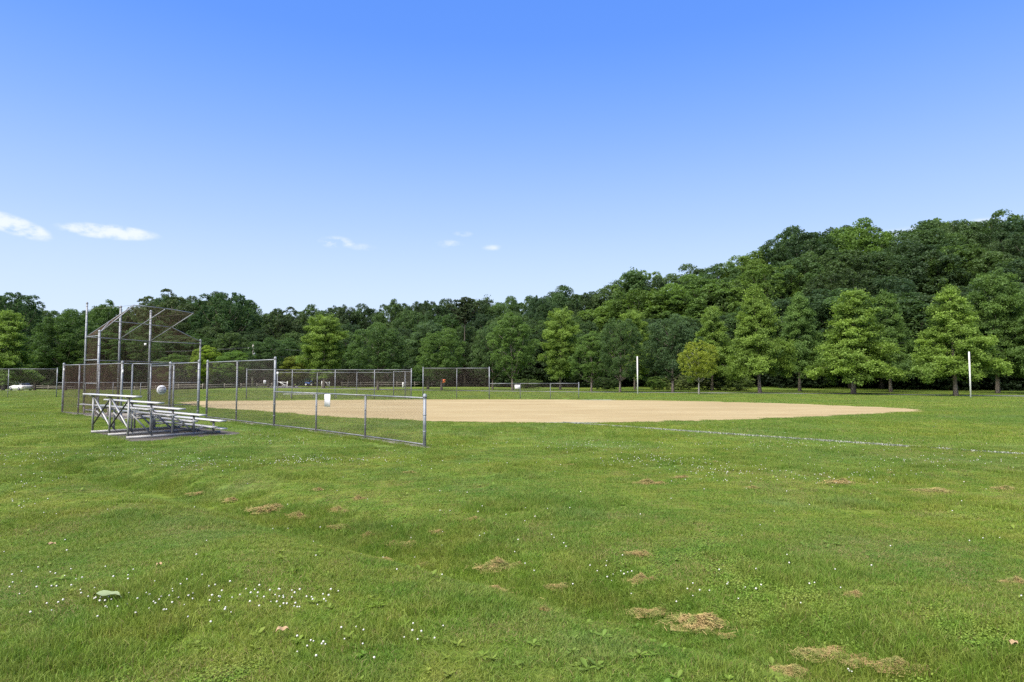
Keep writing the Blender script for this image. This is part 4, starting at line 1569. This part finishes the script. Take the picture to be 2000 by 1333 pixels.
def blades(seed, n, size, hgt, wid, lean=.55, straw=.05, flat=False):
    r = np.random.default_rng(seed)
    b = np.stack([r.uniform(-.5, .5, n) * size, r.uniform(-.5, .5, n) * size, np.full(n, -.006)], 1)
    a = r.uniform(0, 6.283, n)
    h = hgt * r.uniform(.45, 1.25, n)
    w = wid * r.uniform(.7, 1.25, n)
    le = np.abs(r.normal(0, lean, n))
    d = np.stack([np.cos(a), np.sin(a), np.zeros(n)], 1)
    fa = a + r.uniform(-1.2, 1.2, n) + 1.57
    s = np.stack([np.cos(fa), np.sin(fa), np.zeros(n)], 1) * (w / 2)[:, None]
    m = b + d * (h * le * .35)[:, None] + np.array([0, 0, 1]) * (h * .6)[:, None]
    t = b + d * (h * le * 1.1)[:, None] + np.array([0, 0, 1]) * (h / np.sqrt(1 + .25 * le ** 2))[:, None]
    v = np.stack([b - s, b + s, m + s * .8, m - s * .8, t], 1).reshape(-1, 3)
    k = np.arange(n)[:, None] * 5
    q = k + np.array([[0, 1, 2, 3]]); tr = k + np.array([[3, 2, 4]])
    st = (r.random(n) < straw).astype(float) * r.uniform(.5, 1, n)
    return np_mesh('blades', v, [q, tr], 'grass_blade', {'tint': np.repeat(np.clip(r.normal(.45, .22, n), 0, 1), 5), 'straw': np.repeat(st, 5)})


def clover_patch(seed, n, size):
    r = np.random.default_rng(seed)
    c = np.stack([r.uniform(-.5, .5, n) * size, r.uniform(-.5, .5, n) * size, r.uniform(.012, .034, n)], 1)
    v, f = [], []
    rad = r.uniform(.0045, .008, n)
    tilt = r.normal(0, .35, (n, 2))
    for k in range(6):
        t = k * math.pi / 3
        o = np.stack([np.cos(t) * rad, np.sin(t) * rad, (tilt[:, 0] * math.cos(t) + tilt[:, 1] * math.sin(t)) * rad], 1)
        v.append(c + o)
    v = np.stack(v, 1).reshape(-1, 3)
    f = np.arange(n * 6).reshape(n, 6)
    return np_mesh('clover_leaves', v, f, 'grass_blade', {'tint': np.repeat(np.clip(r.normal(.52, .2, n), 0, 1), 6), 'straw': np.zeros(n * 6)})


def weed(seed, n, L):
    r = np.random.default_rng(seed)
    V_, F_, k0 = [], [], 0
    for i in range(n):
        a_ = i * 2.4 + r.uniform(-.3, .3); l_ = L * r.uniform(.6, 1.1); el = r.uniform(.25, .9)
        dd_ = np.array([math.cos(a_) * math.cos(el), math.sin(a_) * math.cos(el), math.sin(el)]); ss_ = np.array([-math.sin(a_), math.cos(a_), 0])
        for t_, w_ in ((0, .02), (.35, .16), (.7, .2), (1.0, .03)):
            c_ = dd_ * l_ * t_ - np.array([0, 0, .25 * l_ * t_ * t_])
            V_ += [c_ - ss_ * w_ * l_, c_ + np.array([0, 0, -.05 * l_]), c_ + ss_ * w_ * l_]
        for q_ in range(3):
            for e__ in range(2):
                b_ = k0 + q_ * 3 + e__
                F_.append([b_, b_ + 1, b_ + 4, b_ + 3])
        k0 += 12
    return np_mesh('weed', np.array(V_), np.array(F_), 'grass_blade', {'tint': np.repeat(np.clip(r.normal(.45, .15, n), 0, 1), 12), 'straw': np.zeros(n * 12)}, True)


near = [blades(1, 460, .34, .045, .0048, .75, .10), blades(2, 460, .34, .050, .0045, .9, .08), blades(3, 420, .34, .040, .0050, .9, .34), blades(4, 480, .34, .065, .0052, .65, .04),
        clover_patch(5, 300, .34)]
mid = [blades(11, 330, .62, .050, .0090, .6, .06), blades(12, 330, .62, .045, .0090, .7, .16), blades(13, 330, .62, .065, .0095, .5, .03)]
far = [blades(21, 300, 1.25, .055, .020, .7, .08), blades(22, 300, 1.25, .055, .020, .7, .16)]


def blocked(x, y):
    b = inside(DIRT, x, y) | inside(PAD, x, y) | inside(np.array(DUG), x, y)
    dmin = np.full(np.shape(x), 1e9)
    for (ax, ay), (bx, by) in zip(PATH[:-1], PATH[1:]):
        t = np.clip(((x - ax) * (bx - ax) + (y - ay) * (by - ay)) / ((bx - ax) ** 2 + (by - ay) ** 2), 0, 1)
        dmin = np.minimum(dmin, np.hypot(x - ax - t * (bx - ax), y - ay - t * (by - ay)))
    dm = np.full(np.shape(x), 1e9)
    for a, b_ in zip(S[:-1], S[1:]):
        t = np.clip(((x - a.x) * (b_.x - a.x) + (y - a.y) * (b_.y - a.y)) / ((b_.x - a.x) ** 2 + (b_.y - a.y) ** 2), 0, 1)
        dm = np.minimum(dm, np.hypot(x - a.x - t * (b_.x - a.x), y - a.y - t * (b_.y - a.y)))
    return b | (dmin < 1.5) | (dm < .2)


PP, RR, SS, II = [], [], [], []
r5 = np.random.default_rng(5)
for (y0, y1, step, base, nv) in ((2.2, 8.5, .185, 0, 5), (8.5, 17, .25, 0, 5), (17, 37, .46, 5, 3), (37, 86, .98, 8, 2)):
    ys = np.arange(y0, y1, step)
    xs = np.arange(-y1 * 1.02 - 1.5, y1 * 1.02 + 1.5, step)
    X, Y = np.meshgrid(xs, ys)
    X = (X + r5.uniform(-.5, .5, X.shape) * step).ravel(); Y = (Y + r5.uniform(-.5, .5, Y.shape) * step).ravel()
    m = (np.abs(X) < Y * .97 + 1.2) & (Y >= y0) & ~blocked(X, Y)
    X, Y = X[m], Y[m]
    n = len(X)
    lush = vnoise(X, Y, .75, 3) * .6 + vnoise(X, Y, 2.2, 4) * .4
    dry = vnoise(X, Y, .9, 8) * .5 + vnoise(X, Y, 3.1, 9) * .5
    clo = vnoise(X, Y, .55, 14) * .6 + vnoise(X, Y, 2.6, 15) * .4
    q = r5.random(n)
    if nv == 5:
        ix = np.where(q < .5, 0, 1)
        ix = np.where((dry > .58) & (q < .8), 2, ix)
        ix = np.where((lush > .60) & (q < .85), 3, ix)
        ix = np.where((clo > .60) & (q > .62), 4, ix)
    elif nv == 3:
        ix = np.where(dry > .56, 1, np.where(lush > .62, 2, 0))
    else:
        ix = np.where(dry > .55, 1, 0)
    hs = (.58 + .72 * np.clip((lush - .3) / .45, 0, 1)) * r5.uniform(.8, 1.2, n)
    sd = swale_d(X, Y)
    wet = np.exp(-((sd - .45) / .38) ** 2) * (1 - sstep(12, 16, Y))
    hs = hs * (1 + .5 * wet - .25 * np.exp(-((sd + .9) / .6) ** 2) * (1 - sstep(12, 16, Y)))
    if nv == 5:
        ix = np.where((wet > .35) & (q < .8), 3, ix)
    e_ = .08
    gxn, gyn = (H(X + e_, Y) - H(X - e_, Y)) / (2 * e_), (H(X, Y + e_) - H(X, Y - e_)) / (2 * e_)
    PP.append(np.stack([X, Y, H(X, Y)], 1))
    RR.append(np.stack([np.arctan(gyn), -np.arctan(gxn), np.zeros(n)], 1))
    SS.append(np.stack([np.ones(n) * r5.choice([-1., 1.], n), np.ones(n) * r5.choice([-1., 1.], n), hs], 1))
    II.append(ix + base)
for a_, b_ in list(zip(S[:-1], S[1:])) + [(P1, P3)]:
    L_n = (b_ - a_).length
    nn_ = int(L_n / .16)
    nrm_ = Vector((-(b_ - a_).y, (b_ - a_).x, 0)).normalized()
    for sd_ in ((-.24, .24) if a_ is not P1 else (-.22,)):
        tt = (np.arange(nn_) + r5.random(nn_)) / nn_
        xx = a_.x + (b_.x - a_.x) * tt + nrm_.x * (sd_ + r5.normal(0, .035, nn_)); yy = a_.y + (b_.y - a_.y) * tt + nrm_.y * (sd_ + r5.normal(0, .035, nn_))
        PP.append(np.stack([xx, yy, H(xx, yy)], 1)); RR.append(np.stack([0 * xx, 0 * xx, r5.uniform(0, 6.28, nn_)], 1))
        hz_ = r5.uniform(.9, 2.2, nn_)
        SS.append(np.stack([0 * xx + .42, 0 * xx + .42, hz_], 1)); II.append(r5.integers(5, 8, nn_))
xw = r5.uniform(-1, 1, 900); yw = 2.6 + 13 * r5.random(900) ** 1.3
xw = xw * (yw * .92 + 1)
mw = ~blocked(xw, yw) & (vnoise(xw, yw, .8, 31) > .38)
xw, yw = xw[mw], yw[mw]
sw_ = r5.uniform(.6, 1.25, len(xw))
PP.append(np.stack([xw, yw, H(xw, yw) + .012], 1)); RR.append(np.stack([0 * xw, 0 * xw, r5.uniform(0, 6.28, len(xw))], 1))
SS.append(np.stack([sw_, sw_, sw_], 1)); II.append(10 + r5.integers(0, 3, len(xw)))
weeds = [weed(41, 7, .062), weed(42, 9, .05), weed(43, 5, .072)]
scatter('grass', 'short mown green grass of the lawn', 'grass', near + mid + far + weeds, np.concatenate(PP), np.concatenate(RR), np.concatenate(SS), np.concatenate(II))

# white painted foul line: whitened grass blades and powder on the turf
fl0, fl1 = at(1098, 826.3), at(2130, 897.5)
r6 = np.random.default_rng(6)
n = 6500
t = r6.random(n)
wob = vnoise(t * 40, t * 0 + 3, 1.0, 21)
keep = r6.random(n) < (.42 + .62 * vnoise(t * 26, t * 0, 1.0, 22)) * np.where(t < .06, 1.0, .9)
t = t[keep]; n = len(t)
dl = (fl1 - fl0); dn = Vector((-dl.y, dl.x, 0)).normalized()
lx = fl0.x + dl.x * t + dn.x * r6.normal(0, .020, n); ly = fl0.y + dl.y * t + dn.y * r6.normal(0, .030, n)
a = r6.uniform(0, 6.283, n)
hh_ = r6.uniform(.02, .055, n)
b = np.stack([lx, ly, H(lx, ly)], 1)
s = np.stack([np.cos(a), np.sin(a), np.zeros(n)], 1) * .011
tp = b + np.stack([np.cos(a + 1.5) * .02, np.sin(a + 1.5) * .02, hh_], 1)
v = np.stack([b - s, b + s, tp + s * .8, tp - s * .8], 1).reshape(-1, 3)
tag(link('foul_line', np_mesh('foul_line', v, np.arange(n * 4).reshape(n, 4), 'chalk')), kind='structure')
# worn chalk marks at the ends of the dirt
for (px, py, lx_, ly_, ang) in ((1112, 826.2, 1.1, .22, .06), (1176, 781.8, 1.7, .5, .02)):
    p = at(px, py)
    ol = [(p.x + lx_ * math.cos(k / 14 * 6.283) * random.uniform(.55, 1.15), p.y + ly_ * math.sin(k / 14 * 6.283) * random.uniform(.5, 1.2)) for k in range(14)]
    sheet('chalk_mark', ol, 'chalk', .012)

# white clover flowers
FC = [(330, 1182, 230, 34, 75), (110, 1130, 120, 60, 22), (560, 1185, 90, 22, 30), (60, 960, 60, 60, 40), (70, 900, 70, 14, 60), (595, 902, 100, 9, 170), (390, 908, 120, 10, 110),
      (230, 890, 130, 8, 80), (800, 905, 120, 12, 50), (1260, 905, 140, 12, 160), (1420, 925, 130, 18, 130), (1650, 930, 170, 22, 110), (1150, 875, 160, 10, 120), (1500, 872, 250, 9, 150),
      (980, 1045, 160, 60, 22), (1190, 1130, 60, 20, 12), (1430, 1170, 130, 35, 16), (620, 1280, 120, 40, 14), (800, 1250, 80, 25, 8), (1650, 1325, 25, 8, 3), (500, 800, 90, 12, 40), (90, 820, 70, 20, 60),
      (520, 860, 120, 10, 70), (1840, 905, 160, 12, 90)]
r7 = np.random.default_rng(8)
pts = []
for (px, py, wx, wy, n) in FC:
    for k in range(int(n * (.62 if py < 1000 else 1.0))):
        x, y = px + r7.normal(0, .55) * wx, py + r7.normal(0, .55) * wy
        if y < 786:
            continue
        pts.append(at(x, y))
for k in range(200):
    y = r7.uniform(5.2, 26); x = r7.uniform(-.85, .85) * y
    pts.append(Vector((x, y, h1(x, y))))
bl = blocked(np.array([p_.x for p_ in pts]), np.array([p_.y for p_ in pts]))
ico = []
for i in range(4):
    zz = (-.8, -.1, .55, .95)[i]
    rr_ = (.55, 1.0, .8, .25)[i]
    for k in range(6):
        ico.append((rr_ * math.cos(k * 1.0472 + i * .5), rr_ * math.sin(k * 1.0472 + i * .5), zz))
ico = np.array(ico)
icf = [[i * 6 + k, i * 6 + (k + 1) % 6, (i + 1) * 6 + (k + 1) % 6, (i + 1) * 6 + k] for i in range(3) for k in range(6)]
icf = np.array(icf + [[18, 19, 20, 21], [18, 21, 22, 23]])
V, Fq = [], []
for p_, b_ in zip(pts, bl):
    if b_:
        continue
    s = r7.uniform(.005, .0095)
    z = p_.z + r7.uniform(.045, .075)
    Fq.append(icf + len(V) * 24)
    V.append(ico * np.array([s, s, s * .85]) + np.array([p_.x, p_.y, z]))
tag(link('clover_flowers', np_mesh('clover_flowers', np.concatenate(V), np.concatenate(Fq), 'clover_white', None, True)), 'tiny white clover flower heads dotted over the lawn', 'clover', None, 'stuff')


# clumps of dry cut grass
def hay_mesh(seed, n):
    r = np.random.default_rng(seed)
    nl = 7                                             # uneven little heaps within one clump
    lc = np.stack([r.normal(0, .26, nl), r.normal(0, .17, nl)], 1)
    lh = r.uniform(.05, .22, nl)

    def top(x, y):
        return sum(h * np.exp(-(((x - a) / .17) ** 2 + ((y - b) / .14) ** 2)) for (a, b), h in zip(lc, lh))
    k = r.integers(0, nl, n)
    xy = lc[k] + r.normal(0, 1, (n, 2)) * np.array([.17, .12])
    stray = r.random(n) < .22
    xy = np.where(stray[:, None], r.normal(0, 1, (n, 2)) * np.array([.46, .34]), xy)
    c = np.stack([xy[:, 0], xy[:, 1], top(xy[:, 0], xy[:, 1]) * r.uniform(.25, 1.1, n) + .03], 1)
    a = r.uniform(0, 6.283, n); L = r.uniform(.10, .30, n); pitch = r.normal(0, .38, n)
    d = np.stack([np.cos(a) * np.cos(pitch), np.sin(a) * np.cos(pitch), np.sin(pitch)], 1) * (L / 2)[:, None]
    w = np.stack([-np.sin(a), np.cos(a), r.normal(0, .7, n)], 1) * r.uniform(.0025, .0055, n)[:, None]
    bow = np.array([0, 0, 1]) * (L * r.uniform(.0, .22, n))[:, None]
    v = np.stack([c - d - w, c - d + w, c + bow + w, c + bow - w, c + d + w, c + d - w], 1).reshape(-1, 3)
    k = np.arange(n)[:, None] * 6
    f = np.concatenate([k + np.array([[0, 1, 2, 3]]), k + np.array([[3, 2, 4, 5]])])
    # the matted core under the loose stalks
    g = 11
    gxx, gyy = np.meshgrid(np.linspace(-.6, .6, g), np.linspace(-.42, .42, g))
    core = np.stack([gxx, gyy, top(gxx, gyy) * .75 - .16], -1).reshape(-1, 3)
    q = np.arange(g * g).reshape(g, g)
    cf = np.stack([q[:-1, :-1], q[:-1, 1:], q[1:, 1:], q[1:, :-1]], -1).reshape(-1, 4) + len(v)
    tn = np.concatenate([np.repeat(np.clip(r.normal(.5, .28, n), 0, 1), 6), np.full(g * g, .35)])
    return np_mesh('hay', np.concatenate([v, core]), np.concatenate([f, cf]), 'hay', {'tint': tn})


HAY = [hay_mesh(31, 1500), hay_mesh(32, 1300), hay_mesh(33, 1700), hay_mesh(34, 1400)]
HL = [(1368, 1226, 112, 'largest flattened clump of dry cut grass right of centre in the foreground'), (1612, 1284, 84, 'dry cut grass clump, first of the chain running to the lower right'),
      (1682, 1299, 62, 'dry cut grass clump, second of the chain running to the lower right'), (1752, 1311, 74, 'dry cut grass clump, last of the chain near the lower right corner'),
      (1545, 1319, 66, 'dry cut grass clump at the bottom edge right of centre'), (790, 1068, 62, 'dry cut grass clump standing proud in the middle of the swale'),
      (666, 1034, 42, 'dry cut grass clump up the swale left of the proud one'), (972, 1114, 74, 'broad mixed green and dry clump below the proud one in the swale'),
      (960, 1157, 56, 'pale dry clump on the near bank of the swale'), (1272, 1203, 64, 'thin streak of dry grass left of the largest clump'),
      (528, 1000, 64, 'long dry clump high in the swale on the left'), (582, 1013, 42, 'short dry clump next to the long one high in the swale'),
      (925, 1018, 34, 'small golden clump alone on the lawn above the swale'), (1820, 961, 50, 'golden clump on the far lawn toward the right edge'),
      (1640, 945, 54, 'brownish clump on the far lawn left of the golden one at right'), (1265, 946, 46, 'low golden streak on the far lawn at centre right')]
HS = [(450, 981, 28), (386, 968, 28), (855, 1043, 30), (720, 1051, 24), (1962, 956, 34), (1120, 909, 28), (1250, 1085, 44), (1252, 1138, 42), (1670, 1166, 32), (745, 1097, 34), (1332, 934, 34), (700, 976, 22),
      (620, 959, 22), (1092, 1152, 40), (1060, 1196, 30), (660, 1000, 36), (1470, 955, 30), (1420, 1250, 24), (830, 1108, 26), (1985, 1140, 40), (1395, 905, 24), (1560, 912, 26), (800, 925, 24), (1740, 928, 26)]
for k, hrow in enumerate(HL + HS):
    p = at(hrow[0], hrow[1])
    w = hrow[2] / F * math.hypot(p.x, p.y)
    o = link('dry_grass_clump', HAY[k % 4], None, p)
    big = len(hrow) == 4
    o.location.z += .014 + .02 * math.exp(-((float(swale_d(np.array([p.x]), np.array([p.y]))[0]) - .45) / .38) ** 2)
    o.scale = (w * .8, w * .8 * random.uniform(.6, .85), max(.13, w * (.46 if big else .38)) * random.uniform(.8, 1.1))
    o.rotation_euler.z = random.uniform(-.5, .3)
    tag(o, hrow[3] if big else 'small scattered wisp of dry cut grass lying on the lawn', 'dry grass', 'clumps of dry cut grass' if big else 'small wisps of dry cut grass')


# fallen leaves and broad weeds
def leaf_obj(name, label, px, py, w_px, mat, curl, cat='leaf', asp=.45, rz=0.0):
    p = at(px, py)
    w = w_px / F * math.hypot(p.x, p.y, EYE)
    v, f = [], []
    nn = 9
    for i in range(nn):
        t = i / (nn - 1)
        hw = asp * w * (math.sin(math.pi * min(1, t * 1.02)) ** .8) * .5 + .001
        zc = .055 + curl * w * math.sin(math.pi * t) + .012 * math.sin(t * 9)
        for s in (-1, 0, 1):
            v.append(((t - .5) * w, s * hw, zc + (abs(s) * curl * w * .35)))
    for i in range(nn - 1):
        for s in range(2):
            f.append([i * 3 + s, (i + 1) * 3 + s, (i + 1) * 3 + s + 1, i * 3 + s + 1])
    o = link(name, np_mesh(name, v, np.array(f), mat, None, True), None, p)
    o.rotation_euler.z = rz
    return tag(o, label, cat)


leaf_obj('fallen_leaf', 'large pale green leaf lying among clover at lower left', 208, 1180, 46, 'pale_leaf', .12, rz=-.1)
leaf_obj('fallen_leaf', 'curled tan leaf on the lawn near the bottom left', 551, 1252, 22, 'dry_leaf', .3, asp=.75, rz=.4)
leaf_obj('fallen_leaf', 'small tan leaf on the lawn at the left', 100, 1076, 13, 'dry_leaf', .25, asp=.7)
leaf_obj('fallen_leaf', 'small orange brown leaf above the clover patch', 311, 1116, 10, 'dry_leaf', .25, asp=.8, rz=1)
leaf_obj('fallen_leaf', 'tan leaf near the lower right corner', 1980, 1275, 14, 'dry_leaf', .25, asp=.8, rz=.6)
